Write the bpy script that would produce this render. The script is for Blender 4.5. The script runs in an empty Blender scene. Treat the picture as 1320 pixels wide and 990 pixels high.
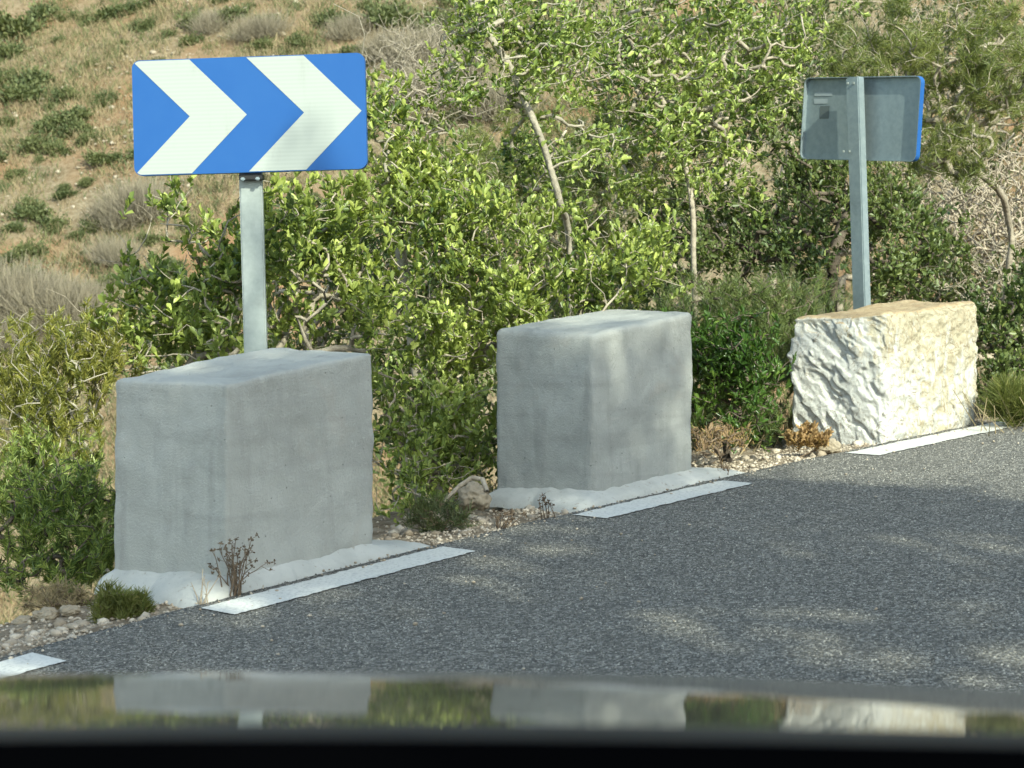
import bpy, bmesh, math, random
import numpy as np
from mathutils import Vector, Matrix, noise as mnoise

rad = math.radians
sc = bpy.context.scene
col = sc.collection
rng = np.random.default_rng(11)
random.seed(5)

# ------------------------------------------------------------------ camera
W, H, F = 1320.0, 990.0, 2640.0          # photograph size and focal length, both in its pixels
HC = 1.10                                 # eye height above the road in front of the first block
PITCH, ROLL = rad(3.6), rad(1.6)
CAM = np.array([0.0, 0.0, HC])
fwd = np.array([0, math.cos(PITCH), -math.sin(PITCH)])
r0 = np.array([1.0, 0, 0]); u0 = np.cross(r0, fwd)
cup = u0 * math.cos(ROLL) + r0 * math.sin(ROLL)
crt = r0 * math.cos(ROLL) - u0 * math.sin(ROLL)
cd = bpy.data.cameras.new('camera'); cam = bpy.data.objects.new('camera', cd); col.objects.link(cam)
M = Matrix.Identity(4)
for i in range(3):
    M[i][0], M[i][1], M[i][2], M[i][3] = crt[i], cup[i], -fwd[i], CAM[i]
cam.matrix_world = M
cd.sensor_width = 36; cd.lens = 36 * F / W; cd.clip_start = 0.05; cd.clip_end = 2000
cd.dof.use_dof = True; cd.dof.focus_distance = 8.0; cd.dof.aperture_fstop = cd.lens / 8.0
sc.camera = cam

# ------------------------------------------------------------------ light
SUN_EL, SUN_AZ = rad(33), math.atan2(0.47, -0.88)      # azimuth from +Y towards +X: behind the camera, to its right
sun_dir = np.array([math.sin(SUN_AZ) * math.cos(SUN_EL), math.cos(SUN_AZ) * math.cos(SUN_EL), math.sin(SUN_EL)])
w = bpy.data.worlds.new('World'); sc.world = w; w.use_nodes = True
nt = w.node_tree; bg = nt.nodes['Background']
sky = nt.nodes.new('ShaderNodeTexSky'); sky.sky_type = 'NISHITA'; sky.sun_disc = False
sky.sun_elevation = SUN_EL; sky.sun_rotation = SUN_AZ; sky.dust_density = 1.5; sky.air_density = 1.0
hs = nt.nodes.new('ShaderNodeHueSaturation'); hs.inputs['Saturation'].default_value = 0.75; nt.links.new(sky.outputs[0], hs.inputs['Color']); nt.links.new(hs.outputs[0], bg.inputs[0]); bg.inputs[1].default_value = 0.15
sl = bpy.data.lights.new('sun', 'SUN'); sl.energy = 2.75; sl.angle = rad(0.5); sl.color = (1.0, 0.94, 0.82)
so = bpy.data.objects.new('sun', sl); col.objects.link(so)
so.rotation_euler = Vector(sun_dir).to_track_quat('Z', 'Y').to_euler(); so.location = (6, -8, 12)
vs = sc.view_settings; vs.view_transform = 'Standard'; vs.look = 'None'; vs.gamma = 1; vs.exposure = 1.38
vs.use_white_balance = True; vs.white_balance_temperature = 6450; vs.white_balance_tint = -5

# ------------------------------------------------------------------ helpers
def P(px, py, d):
    """world point seen at photograph pixel (px, py) at depth d"""
    return CAM + d * (fwd + (px - W / 2) / F * crt + (H / 2 - py) / F * cup)
def PX(p):
    v = np.asarray(p) - CAM; d = v @ fwd
    return W / 2 + F * (v @ crt) / d, H / 2 - F * (v @ cup) / d, d

def tag(o, label=None, cat=None, group=None, kind=None):
    if label: o['label'] = label
    if cat: o['category'] = cat
    if group: o['group'] = group
    if kind: o['kind'] = kind
    return o
def empty(name, loc):
    o = bpy.data.objects.new(name, None); col.objects.link(o); o.location = loc
    o.empty_display_size = 0.1
    return o
def link(name, me, mat, parent=None):
    o = bpy.data.objects.new(name, me); col.objects.link(o)
    if mat is not None and not me.materials: me.materials.append(mat)
    if parent is not None:
        o.parent = parent
        o.matrix_parent_inverse = Matrix.Translation(parent.location).inverted()
    return o
def npmesh(name, verts, faces, smooth=False):
    """verts Nx3, faces MxK arrays (one K)"""
    me = bpy.data.meshes.new(name)
    v = np.asarray(verts, dtype=np.float32); f = np.asarray(faces, dtype=np.int32)
    k = f.shape[1]
    me.vertices.add(len(v)); me.vertices.foreach_set('co', v.ravel())
    me.loops.add(f.size); me.loops.foreach_set('vertex_index', f.ravel())
    me.polygons.add(len(f)); me.polygons.foreach_set('loop_start', np.arange(0, f.size, k, dtype=np.int32))
    if smooth: me.polygons.foreach_set('use_smooth', np.ones(len(f), dtype=bool))
    me.update(calc_edges=True)
    return me
def bmesh_to(name, bm, mat, parent=None, smooth=False):
    me = bpy.data.meshes.new(name); bm.normal_update(); bm.to_mesh(me); bm.free()
    if smooth: me.polygons.foreach_set('use_smooth', np.ones(len(me.polygons), dtype=bool))
    return link(name, me, mat, parent)
def unit(a):
    a = np.asarray(a, dtype=float)
    return a / np.maximum(np.linalg.norm(a, axis=-1, keepdims=True), 1e-9)
def sstep(a, b, x):
    t = np.clip((np.asarray(x, dtype=float) - a) / (b - a), 0, 1); return t * t * (3 - 2 * t)

# smooth value noise in numpy for the terrain
_perm = np.random.default_rng(3).random((256, 256))
def vnoise(x, y):
    xi, yi = np.floor(x).astype(int), np.floor(y).astype(int)
    fx, fy = x - xi, y - yi
    fx = fx * fx * (3 - 2 * fx); fy = fy * fy * (3 - 2 * fy)
    g = lambda a, b: _perm[a & 255, b & 255]
    return (g(xi, yi) * (1 - fx) + g(xi + 1, yi) * fx) * (1 - fy) + (g(xi, yi + 1) * (1 - fx) + g(xi + 1, yi + 1) * fx) * fy - 0.5

# ------------------------------------------------------------------ materials
class Mat:
    def __init__(s, name, rough=0.8, spec=0.3):
        s.m = bpy.data.materials.new(name); s.m.use_nodes = True
        s.t = s.m.node_tree; s.n = s.t.nodes; s.b = s.n['Principled BSDF']; s.out = s.n['Material Output']
        s.b.inputs['Roughness'].default_value = rough; s.b.inputs['Specular IOR Level'].default_value = spec
        s.co = None
    def N(s, ty, **kw):
        n = s.n.new(ty)
        for k, v in kw.items():
            if k.startswith('_'): setattr(n, k[1:], v)
            else: n.inputs[k.replace('_', ' ')].default_value = v
        return n
    def L(s, a, b): s.t.links.new(a, b)
    def coord(s):
        if s.co is None: s.co = s.N('ShaderNodeNewGeometry').outputs['Position']
        return s.co
    def noise(s, scale, detail=4, rough=0.55, dist=0.0, stretch=None):
        n = s.N('ShaderNodeTexNoise', Scale=scale, Detail=detail, Roughness=rough, Distortion=dist)
        c = s.coord()
        if stretch:
            m = s.N('ShaderNodeMapping'); m.inputs['Scale'].default_value = stretch; s.L(c, m.inputs[0]); c = m.outputs[0]
        s.L(c, n.inputs['Vector']); return n.outputs['Fac']
    def vor(s, scale, feature='F1', out='Color'):
        n = s.N('ShaderNodeTexVoronoi', Scale=scale); n.feature = feature; s.L(s.coord(), n.inputs['Vector']); return n.outputs[out]
    def ramp(s, fac, stops, interp='LINEAR'):
        r = s.n.new('ShaderNodeValToRGB'); e = r.color_ramp.elements; r.color_ramp.interpolation = interp
        while len(e) > 1: e.remove(e[-1])
        e[0].position, e[0].color = stops[0][0], (*c3(stops[0][1]), 1)
        for p, c in stops[1:]:
            x = e.new(p); x.color = (*c3(c), 1)
        s.L(fac, r.inputs[0]); return r.outputs[0]
    def mix(s, fac, a, b, mode='MIX'):
        n = s.n.new('ShaderNodeMix'); n.data_type = 'RGBA'; n.blend_type = mode
        for k, v in ((0, fac), (6, a), (7, b)):
            if hasattr(v, 'node'): s.L(v, n.inputs[k])
            elif k == 0: n.inputs[0].default_value = v
            else: n.inputs[k].default_value = (*c3(v), 1)
        return n.outputs[2]
    def math(s, op, a, b=0.0, clamp=False):
        n = s.n.new('ShaderNodeMath'); n.operation = op; n.use_clamp = clamp
        for i, v in enumerate((a, b)):
            if hasattr(v, 'node'): s.L(v, n.inputs[i])
            else: n.inputs[i].default_value = v
        return n.outputs[0]
    def color(s, c):
        if hasattr(c, 'node'): s.L(c, s.b.inputs['Base Color'])
        else: s.b.inputs['Base Color'].default_value = (*c3(c), 1)
    def bump(s, h, dist, strength=1.0, prev=None):
        n = s.N('ShaderNodeBump', Strength=strength, Distance=dist); s.L(h, n.inputs['Height'])
        if prev is not None: s.L(prev, n.inputs['Normal'])
        s.L(n.outputs[0], s.b.inputs['Normal']); return n.outputs[0]
def c3(c): return (c, c, c) if isinstance(c, (int, float)) else c

def leaf_mat(name, dark, light, yellow, trans=0.35, rough=0.42, ysh=0.2):
    m = Mat(name, rough, 0.45)
    g = m.n.new('ShaderNodeNewGeometry').outputs['Random Per Island']
    c = m.ramp(g, [(0, dark), (0.55, light), (1 - ysh, light), (1.0, yellow)])
    big = m.noise(2.2, 2)
    c = m.mix(m.ramp(big, [(0.35, 0), (0.7, 1)]), c, m.mix(0.5, c, yellow))
    m.color(c)
    tr = m.N('ShaderNodeBsdfTranslucent'); m.L(m.mix(1.0, c, (1.25, 1.35, 0.5), 'MULTIPLY'), tr.inputs['Color'])
    mx = m.N('ShaderNodeMixShader', Fac=trans); m.L(m.b.outputs[0], mx.inputs[1]); m.L(tr.outputs[0], mx.inputs[2])
    m.L(mx.outputs[0], m.out.inputs[0]); return m.m
def bark_mat(name, a, b):
    m = Mat(name, 0.9, 0.15)
    m.color(m.ramp(m.noise(25, 5, 0.6, 0.5), [(0.3, a), (0.7, b)]))
    m.bump(m.noise(60, 4), 0.006, 0.8); return m.m

ML = {}
ML['carob'] = leaf_mat('broad_leaf', (0.040, 0.078, 0.022), (0.175, 0.235, 0.055), (0.50, 0.55, 0.15), 0.27, 0.40, 0.42)
ML['mastic'] = leaf_mat('mid_leaf', (0.038, 0.076, 0.022), (0.165, 0.228, 0.055), (0.46, 0.52, 0.15), 0.27, 0.40, 0.40)
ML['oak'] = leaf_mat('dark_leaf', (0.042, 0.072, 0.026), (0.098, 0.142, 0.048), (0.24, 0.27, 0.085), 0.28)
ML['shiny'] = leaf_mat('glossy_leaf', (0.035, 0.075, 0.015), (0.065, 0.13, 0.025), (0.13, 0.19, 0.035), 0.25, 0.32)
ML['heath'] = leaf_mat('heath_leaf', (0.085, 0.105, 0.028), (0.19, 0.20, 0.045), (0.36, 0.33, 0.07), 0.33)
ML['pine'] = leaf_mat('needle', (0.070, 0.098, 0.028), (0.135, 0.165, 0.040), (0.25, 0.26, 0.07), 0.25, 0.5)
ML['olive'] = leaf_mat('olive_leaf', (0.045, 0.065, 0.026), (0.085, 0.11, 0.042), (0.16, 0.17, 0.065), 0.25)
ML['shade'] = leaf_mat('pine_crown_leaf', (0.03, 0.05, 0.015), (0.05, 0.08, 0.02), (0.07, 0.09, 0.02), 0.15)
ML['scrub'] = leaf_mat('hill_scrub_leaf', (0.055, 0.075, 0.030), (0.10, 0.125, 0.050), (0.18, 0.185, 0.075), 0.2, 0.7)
ML['greyscrub'] = leaf_mat('grey_scrub_leaf', (0.15, 0.13, 0.10), (0.24, 0.21, 0.16), (0.30, 0.26, 0.18), 0.1, 0.9)
ML['dryplant'] = leaf_mat('dry_succulent_leaf', (0.22, 0.13, 0.06), (0.38, 0.24, 0.11), (0.50, 0.36, 0.17), 0.2, 0.8)
ML['drygrass'] = leaf_mat('dry_grass_blade', (0.17, 0.135, 0.078), (0.265, 0.21, 0.125), (0.35, 0.285, 0.17), 0.15, 0.9)
ML['grass'] = leaf_mat('green_grass_blade', (0.07, 0.10, 0.02), (0.14, 0.16, 0.04), (0.25, 0.23, 0.08), 0.3, 0.6)
BK = {'grey': bark_mat('grey_bark', (0.20, 0.17, 0.13), (0.42, 0.37, 0.29)),
      'pale': bark_mat('pale_bark', (0.23, 0.205, 0.16), (0.42, 0.38, 0.30)),
      'dark': bark_mat('dark_bark', (0.06, 0.05, 0.04), (0.16, 0.13, 0.10)),
      'dry': bark_mat('dry_twig', (0.26, 0.21, 0.16), (0.46, 0.40, 0.31)),
      'brown': bark_mat('brown_twig', (0.10, 0.072, 0.05), (0.20, 0.15, 0.105))}

# ------------------------------------------------------------------ road plane, road edge, terrain
PA, PB = P(300, 765, 6.6), P(1140, 575, 9.3)
du = PB - PA; run = math.hypot(du[0], du[1]); slope = du[2] / run
uh = np.array([du[0], du[1]]) / run                 # along the road, uphill
def road_z(x, y): return PA[2] + ((x - PA[0]) * uh[0] + (y - PA[1]) * uh[1]) * slope
nrm = np.cross(np.array([uh[0], uh[1], slope]), np.array([uh[1], -uh[0], 0])); nrm = nrm / np.linalg.norm(nrm)
def G(px, py):
    d = P(px, py, 1.0) - CAM
    return CAM + d * (((PA - CAM) @ nrm) / (d @ nrm))
LINE_PX = [(0, 865), (64, 849), (277, 789.5), (592, 709), (757, 667), (953, 622.5), (1110, 586.5), (1320, 543)]
line = np.array([G(*p)[:2] for p in LINE_PX])
# a smooth curve through them (quadratic fit of the offset against the distance along)
sv = np.array([uh[0], uh[1]]); tv = np.array([-uh[1], uh[0]])     # tv points outwards (off the road)
ls = (line - PA[:2]) @ sv; lt = (line - PA[:2]) @ tv
LC = np.polyfit(ls, lt, 2)
def line_t(s):
    s = np.asarray(s, dtype=float); a, b = -2.5, 7.5
    c = np.clip(s, a, b); base = np.polyval(LC, c); d = 2 * LC[0] * c + LC[1]
    return base + d * (s - c)
def st(x, y):
    dx, dy = np.asarray(x) - PA[0], np.asarray(y) - PA[1]
    return dx * sv[0] + dy * sv[1], dx * tv[0] + dy * tv[1]
def xy(s, t): return PA[0] + s * sv[0] + t * tv[0], PA[1] + s * sv[1] + t * tv[1]
def off(x, y):
    """distance outwards from the middle of the edge line"""
    s, t = st(x, y); return t - line_t(s)
LW = 0.090                                    # half the width of the edge line
EDGE = LW + 0.055                              # the asphalt ends here
ROADW = 6.3
def terrain(x, y):
    x = np.asarray(x, dtype=float); y = np.asarray(y, dtype=float)
    s, t = st(x, y); o = t - line_t(s)
    zr = PA[2] + np.clip(s, -60, 90) * slope
    z = zr - 0.02
    vergew = 0.62 + 0.35 * sstep(-0.6, 2.0, s)
    d = np.maximum(o - vergew, 0)
    fall = np.where(d < 1, 0.35 * d * d, 0.35 + 0.7 * (d - 1))
    verge = 0.02 * vnoise(x * 6, y * 6) + 0.012 * vnoise(x * 23, y * 23) + 0.015
    k = sstep(EDGE - 0.02, EDGE + 0.18, o)
    z = z + verge * k - 0.06 * sstep(EDGE, vergew, o) - fall
    z = z + 0.5 * vnoise(x * 0.5, y * 0.5) * sstep(1.5, 5, o)
    far = -8.0 + 0.62 * (y - 22) + 0.10 * (x + 6) * sstep(-40, 40, x) + 2.2 * vnoise(x * 0.07 + 9, y * 0.07) + 0.5 * vnoise(x * 0.3, y * 0.3) + 0.10 * vnoise(x * 1.7, y * 1.7)
    far = np.minimum(far, 45 + 0.1 * far)
    kk = 1.2
    m = np.maximum(z, far) + kk * np.log1p(np.exp(-np.abs(z - far) / kk)) * (y > 14) * 0.5
    z = np.where(o > 0.5, np.where(y > 14, m, z), z)
    b = np.maximum(-o - ROADW - 0.5, 0)
    z = z + np.minimum(0.55 * np.minimum(b, 2) + 0.38 * np.maximum(b - 2, 0), 14) + 0.3 * vnoise(x * 0.6, y * 0.6) * sstep(0.3, 2, b)
    return z
def tz(x, y): return float(terrain(np.array([x]), np.array([y]))[0])
def hit(px, py, d0=7.0):
    d = np.linspace(d0, 160, 3000); p = CAM[None] + d[:, None] * (P(px, py, 1.0) - CAM)[None]
    k = np.argmax(p[:, 2] < terrain(p[:, 0], p[:, 1])); return p[k]

def axis(lo, hi, f0, f1, dens, far_n):
    mid = np.arange(f0, f1, dens)
    a = f0 - (np.geomspace(dens, f0 - lo + dens, far_n)[1:] - dens); b = f1 + (np.geomspace(dens, hi - f1 + dens, far_n) - dens)
    return np.concatenate([a[::-1], mid, b])
gx = axis(-420, 420, -6, 8, 0.06, 90); gy = axis(-300, 420, 4.0, 14, 0.06, 120)
gx = np.unique(gx); gy = np.unique(gy)
X, Y = np.meshgrid(gx, gy); Z = terrain(X, Y)
def gridmesh(name, X, Y, Z):
    ny, nx = X.shape
    v = np.stack([X, Y, Z], -1).reshape(-1, 3); i = np.arange(ny * nx).reshape(ny, nx)
    f = np.stack([i[:-1, :-1], i[:-1, 1:], i[1:, 1:], i[1:, :-1]], -1).reshape(-1, 4)
    return npmesh(name, v, f, True)

m = Mat('dry_hill_soil', 0.95, 0.1)
c = m.ramp(m.noise(1.1, 6, 0.65), [(0.28, (0.115, 0.088, 0.052)), (0.45, (0.18, 0.133, 0.08)), (0.58, (0.235, 0.178, 0.11)), (0.75, (0.135, 0.112, 0.062))])
c = m.mix(m.ramp(m.noise(9, 5, 0.7), [(0.4, 0), (0.62, 0.75)]), c, (0.33, 0.275, 0.185))
c = m.mix(m.ramp(m.noise(0.35, 3), [(0.48, 0), (0.64, 0.65)]), c, (0.30, 0.165, 0.085))
cell = m.vor(22); gr = m.ramp(cell, [(0.0, (0.20, 0.15, 0.10)), (0.5, (0.38, 0.31, 0.23)), (1.0, (0.52, 0.45, 0.36))])
# gravel only close to the road: distance from the camera decides where it was laid
sep = m.N('ShaderNodeSeparateXYZ'); m.L(m.coord(), sep.inputs[0])
near = m.math('LESS_THAN', sep.outputs[1], 12.0)
lowz = m.math('GREATER_THAN', sep.outputs[2], -0.75)
c = m.mix(m.math('MULTIPLY', m.math('MULTIPLY', near, lowz), 0.85), c, gr)
m.color(c)
m.bump(m.noise(30, 6, 0.7), 0.05, 1.0); MSOIL = m.m
g = link('ground', gridmesh('ground', X, Y, Z), MSOIL); tag(g, kind='structure')

# asphalt
m = Mat('asphalt', 0.85, 0.3)
vc = m.vor(120); sepc = m.N('ShaderNodeSeparateColor'); m.L(vc, sepc.inputs[0])
c = m.ramp(sepc.outputs[0], [(0.0, (0.055, 0.052, 0.046)), (0.35, (0.105, 0.10, 0.088)), (0.6, (0.185, 0.175, 0.155)), (0.8, (0.32, 0.305, 0.27)), (1.0, (0.52, 0.50, 0.45))])
c = m.mix(m.ramp(m.noise(240, 4, 0.8), [(0.38, 0), (0.62, 0.7)]), c, (0.072, 0.070, 0.063))
c = m.mix(m.ramp(m.noise(1.3, 4, 0.6), [(0.35, 0), (0.75, 0.4)]), c, (0.13, 0.125, 0.115))
m.color(c)
b1 = m.bump(m.math('SUBTRACT', 1.0, m.vor(120, 'F1', 'Distance')), 0.008, 0.9); m.bump(m.noise(300, 3, 0.7), 0.004, 0.8, b1)
MASPH = m.m
ss = np.arange(-14, 22, 0.08); tt = np.concatenate([np.linspace(-ROADW, -1.0, 30), np.linspace(-0.95, 0, 16), [0.02]])
rv = np.zeros((len(ss), len(tt), 3))
for j, t in enumerate(tt):
    jag = 0.022 * vnoise(ss * 9, ss * 0 + 15) + 0.02 * vnoise(ss * 2.3, ss * 0 + 5) if j >= len(tt) - 2 else 0
    x, y = xy(ss, line_t(ss) + EDGE + t + jag); rv[:, j] = np.stack([x, y, road_z(x, y) + (0.0 if j < len(tt) - 1 else -0.03)], -1)
i = np.arange(len(ss) * len(tt)).reshape(len(ss), len(tt))
rf = np.stack([i[:-1, :-1], i[1:, :-1], i[1:, 1:], i[:-1, 1:]], -1).reshape(-1, 4)[:, ::-1]
road = link('road', npmesh('road', rv.reshape(-1, 3), rf, True), MASPH); tag(road, kind='structure')

# the exposed aggregate of the worn surface, as real little stones
m = Mat('aggregate', 0.8, 0.3); g_ = m.n.new('ShaderNodeNewGeometry').outputs['Random Per Island']
m.color(m.ramp(g_, [(0.0, (0.055, 0.053, 0.047)), (0.30, (0.115, 0.110, 0.096)), (0.65, (0.20, 0.19, 0.165)), (0.90, (0.30, 0.285, 0.245)), (1.0, (0.44, 0.42, 0.37))])); MAGG = m.m
r = np.random.default_rng(17); n = 560000; d = np.sqrt(r.uniform(3.6 ** 2, 15.0 ** 2, n)); x = (r.uniform(-180, 1500, n) - W / 2) / F * d; y = d
def S(px, py): q = G(px, py); return float(st(q[0], q[1])[0])
dash_px = [((-400, 960), (64, 849)), ((277, 789.5), (592, 709)), ((757, 667), (953, 622.5)), ((1110, 586.5), (1310, 545))]
dash_s = [(S(*a), S(*b)) for a, b in dash_px]
o_ = off(x, y); s_ = st(x, y)[0]; ok = (o_ < EDGE + 0.01 * r.normal(size=n)) & (o_ > -ROADW)
for a_, b_ in dash_s: ok &= ~((np.abs(o_) < LW + 0.004 * r.normal(size=n)) & (s_ > a_) & (s_ < b_) & (r.random(n) > 0.04 + 0.35 * (vnoise(x * 14, y * 14) > 0.20)))
x, y = x[ok], y[ok]; n = len(x); ra = r.uniform(0.0024, 0.0052, n); th = r.random(n) * 6.28; z = road_z(x, y)
ring = [np.stack([x + ra * r.uniform(.75, 1.25, n) * np.cos(th + k * 1.571), y + ra * r.uniform(.75, 1.25, n) * np.sin(th + k * 1.571), z - 0.001], -1) for k in range(4)]
tip = np.stack([x + ra * .3 * r.normal(size=n), y + ra * .3 * r.normal(size=n), z + ra * r.uniform(.35, .9, n)], -1)
v = np.stack(ring + [tip], 1).reshape(-1, 3); k_ = (np.arange(n) * 5)[:, None]
f = np.concatenate([k_ + np.array([[a, (a + 1) % 4, 4]]) for a in range(4)], 1).reshape(-1, 3)
link('aggregate', npmesh('aggregate', v, f), MAGG, road)['kind'] = 'stuff'

# worn white paint
m = Mat('road_paint', 0.7, 0.3)
wear = m.ramp(m.noise(55, 5, 0.75), [(0.30, 1), (0.40, 0)])
wear2 = m.ramp(m.vor(85, 'F1', 'Distance'), [(0.55, 0), (0.8, 0.5)])
c = m.mix(m.noise(8, 4), (0.52, 0.515, 0.48), (0.62, 0.61, 0.57)); c = m.mix(wear, c, (0.13, 0.13, 0.125)); c = m.mix(wear2, c, (0.35, 0.35, 0.34))
m.color(c); m.bump(m.math('SUBTRACT', 1.0, m.vor(85, 'F1', 'Distance')), 0.003, 0.6); MPAINT = m.m
dash_names = ['white edge dash running out of frame at far left', 'white edge dash below the nearest grey block',
              'white edge dash below the middle grey block', 'sunlit white edge dash below the rough white stone']
for (a, b), lab in zip(dash_px, dash_names):
    s0, s1 = S(*a), S(*b); n = max(8, int((s1 - s0) / 0.015)); q = np.linspace(s0, s1, n + 1)
    ed = 0.010 * vnoise(q * 22, q * 0 + 3) + 0.012 * vnoise(q * 70, q * 0 + 8)
    A = np.stack(xy(q + 0.01, line_t(q) + LW + ed), -1); B = np.stack(xy(q, line_t(q) - LW - ed), -1)
    v = np.concatenate([A, B]); v = np.column_stack([v, road_z(v[:, 0], v[:, 1]) + 0.004])
    f = np.array([[k, n + 1 + k, n + 2 + k, k + 1] for k in range(n)])
    o = link('road_marking', npmesh('road_marking', v, f), MPAINT); tag(o, lab, 'road marking', 'dashes of the road edge line', 'structure')

# ------------------------------------------------------------------ concrete blocks and the stone
def rbox(c8, n, r, disp=None):
    """rounded box through eight corners: c8[top N, L, B, R, bottom N, L, B, R]"""
    T, Bt = [np.array(c8[k]) for k in range(4)], [np.array(c8[k + 4]) for k in range(4)]
    wx = np.linalg.norm(T[3] - T[0]); wy = np.linalg.norm(T[1] - T[0]); wz = np.linalg.norm(T[0] - Bt[0])
    half = np.array([wx, wy, wz]) / 2
    bm = bmesh.new(); bmesh.ops.create_cube(bm, size=2)
    bmesh.ops.subdivide_edges(bm, edges=bm.edges[:], cuts=n, use_grid_fill=True)
    for v in bm.verts:
        p = np.array(v.co); p = np.sign(p) * (1 - (1 - np.abs(p)) ** 1.15) * 1.0
        q = p * half; inner = np.clip(q, -(half - r), half - r); d = q - inner; L = np.linalg.norm(d)
        if L > r: q = inner + d / L * r
        a, b, c_ = (q / half + 1) / 2
        top = T[0] * (1 - a) * (1 - b) + T[3] * a * (1 - b) + T[1] * (1 - a) * b + T[2] * a * b
        bot = Bt[0] * (1 - a) * (1 - b) + Bt[3] * a * (1 - b) + Bt[1] * (1 - a) * b + Bt[2] * a * b
        v.co = bot * (1 - c_) + top * c_
    bm.normal_update()
    if disp:
        off_ = [(v, v.normal.copy() * disp(v.co, v.normal)) for v in bm.verts]
        for v, d in off_: v.co += d
    return bm

def concrete(name, tint, seed):
    m = Mat(name, 0.88, 0.2); T = lambda k: tuple(k * c_ for c_ in tint)
    g = m.noise(2.6 + seed, 6, 0.62, 0.5)
    c = m.ramp(g, [(0.25, T(0.78)), (0.5, tint), (0.78, T(1.15))])
    st_ = m.noise(6 + seed, 5, 0.65, 0.3, (1.6, 1.6, 0.22)); c = m.mix(m.ramp(st_, [(0.52, 0), (0.70, 0.55)]), c, T(0.70))          # water streaks
    band = m.noise(2.0 + .3 * seed, 4, 0.55, 0.2, (0.45, 0.45, 5.0)); c = m.mix(m.ramp(band, [(0.53, 0), (0.64, 0.4)]), c, T(0.74))   # lifts of the render coat
    pale = m.noise(4.4 - seed, 6, 0.7, 0.8); c = m.mix(m.ramp(pale, [(0.56, 0), (0.68, 0.5)]), c, T(1.22))                          # lime bloom
    c = m.mix(m.ramp(m.noise(90, 3, 0.7), [(0.60, 0), (0.75, 0.6)]), c, T(1.30))
    rust = m.noise(3.1, 4, 0.6, 0.4); c = m.mix(m.ramp(rust, [(0.60, 0), (0.74, 0.35)]), c, (0.36, 0.30, 0.24))
    hole = m.ramp(m.vor(46, 'F1', 'Distance'), [(0.0, 1), (0.10, 1), (0.16, 0)]); sel = m.N('ShaderNodeSeparateColor'); m.L(m.vor(46), sel.inputs[0])
    hole = m.math('MULTIPLY', hole, m.math('GREATER_THAN', sel.outputs[0], 0.91)); c = m.mix(m.math('MULTIPLY', hole, 0.6), c, T(0.45))
    crack = m.ramp(m.noise(3.3 + seed, 5, 0.6, 1.2), [(0.4955, 0), (0.4985, 1), (0.5015, 1), (0.5045, 0)]); crack = m.math('MULTIPLY', crack, m.ramp(m.noise(1.7, 2), [(0.52, 0), (0.60, 1)]))
    c = m.mix(m.math('MULTIPLY', crack, 0.5), c, T(0.5))
    m.color(c)
    b1 = m.bump(m.noise(16, 6, 0.65, 0.3), 0.010, 0.45); b1 = m.bump(m.math('SUBTRACT', 1.0, hole), 0.004, 0.8, b1); m.bump(m.noise(120, 5, 0.75), 0.005, 0.9, b1)
    return m.m
MCON = [concrete('grey_render_near', (0.39, 0.39, 0.36), 0.0), concrete('grey_render_middle', (0.33, 0.335, 0.315), 1.3)]
m = Mat('mortar', 0.9, 0.2)
c = m.ramp(m.noise(6, 5, 0.6), [(0.3, (0.36, 0.36, 0.335)), (0.7, (0.47, 0.465, 0.435))])
c = m.mix(m.ramp(m.noise(40, 4, 0.7), [(0.60, 0), (0.72, 0.7)]), c, (0.22, 0.19, 0.15)); m.color(c)
m.bump(m.noise(30, 5, 0.65), 0.008, 0.6); MMORT = m.m

def block_corners(N, L, R, B, dz=0.12):
    """each: (px, y_top, y_bottom, depth); the back corner has no visible bottom"""
    top = [P(c[0], c[1], c[3]) for c in (N, L)] + [P(B[0], B[1], B[2])] + [P(R[0], R[1], R[3])]
    bot = [P(c[0], c[2], c[3]) for c in (N, L)]
    botR = P(R[0], R[2], R[3]); bot += [bot[1] + botR - bot[0], botR]
    # walls run on below the visible joint into the footing
    bot = [b + (b - t) / np.linalg.norm(b - t) * dz for t, b in zip(top, bot)]
    return top + bot

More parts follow.
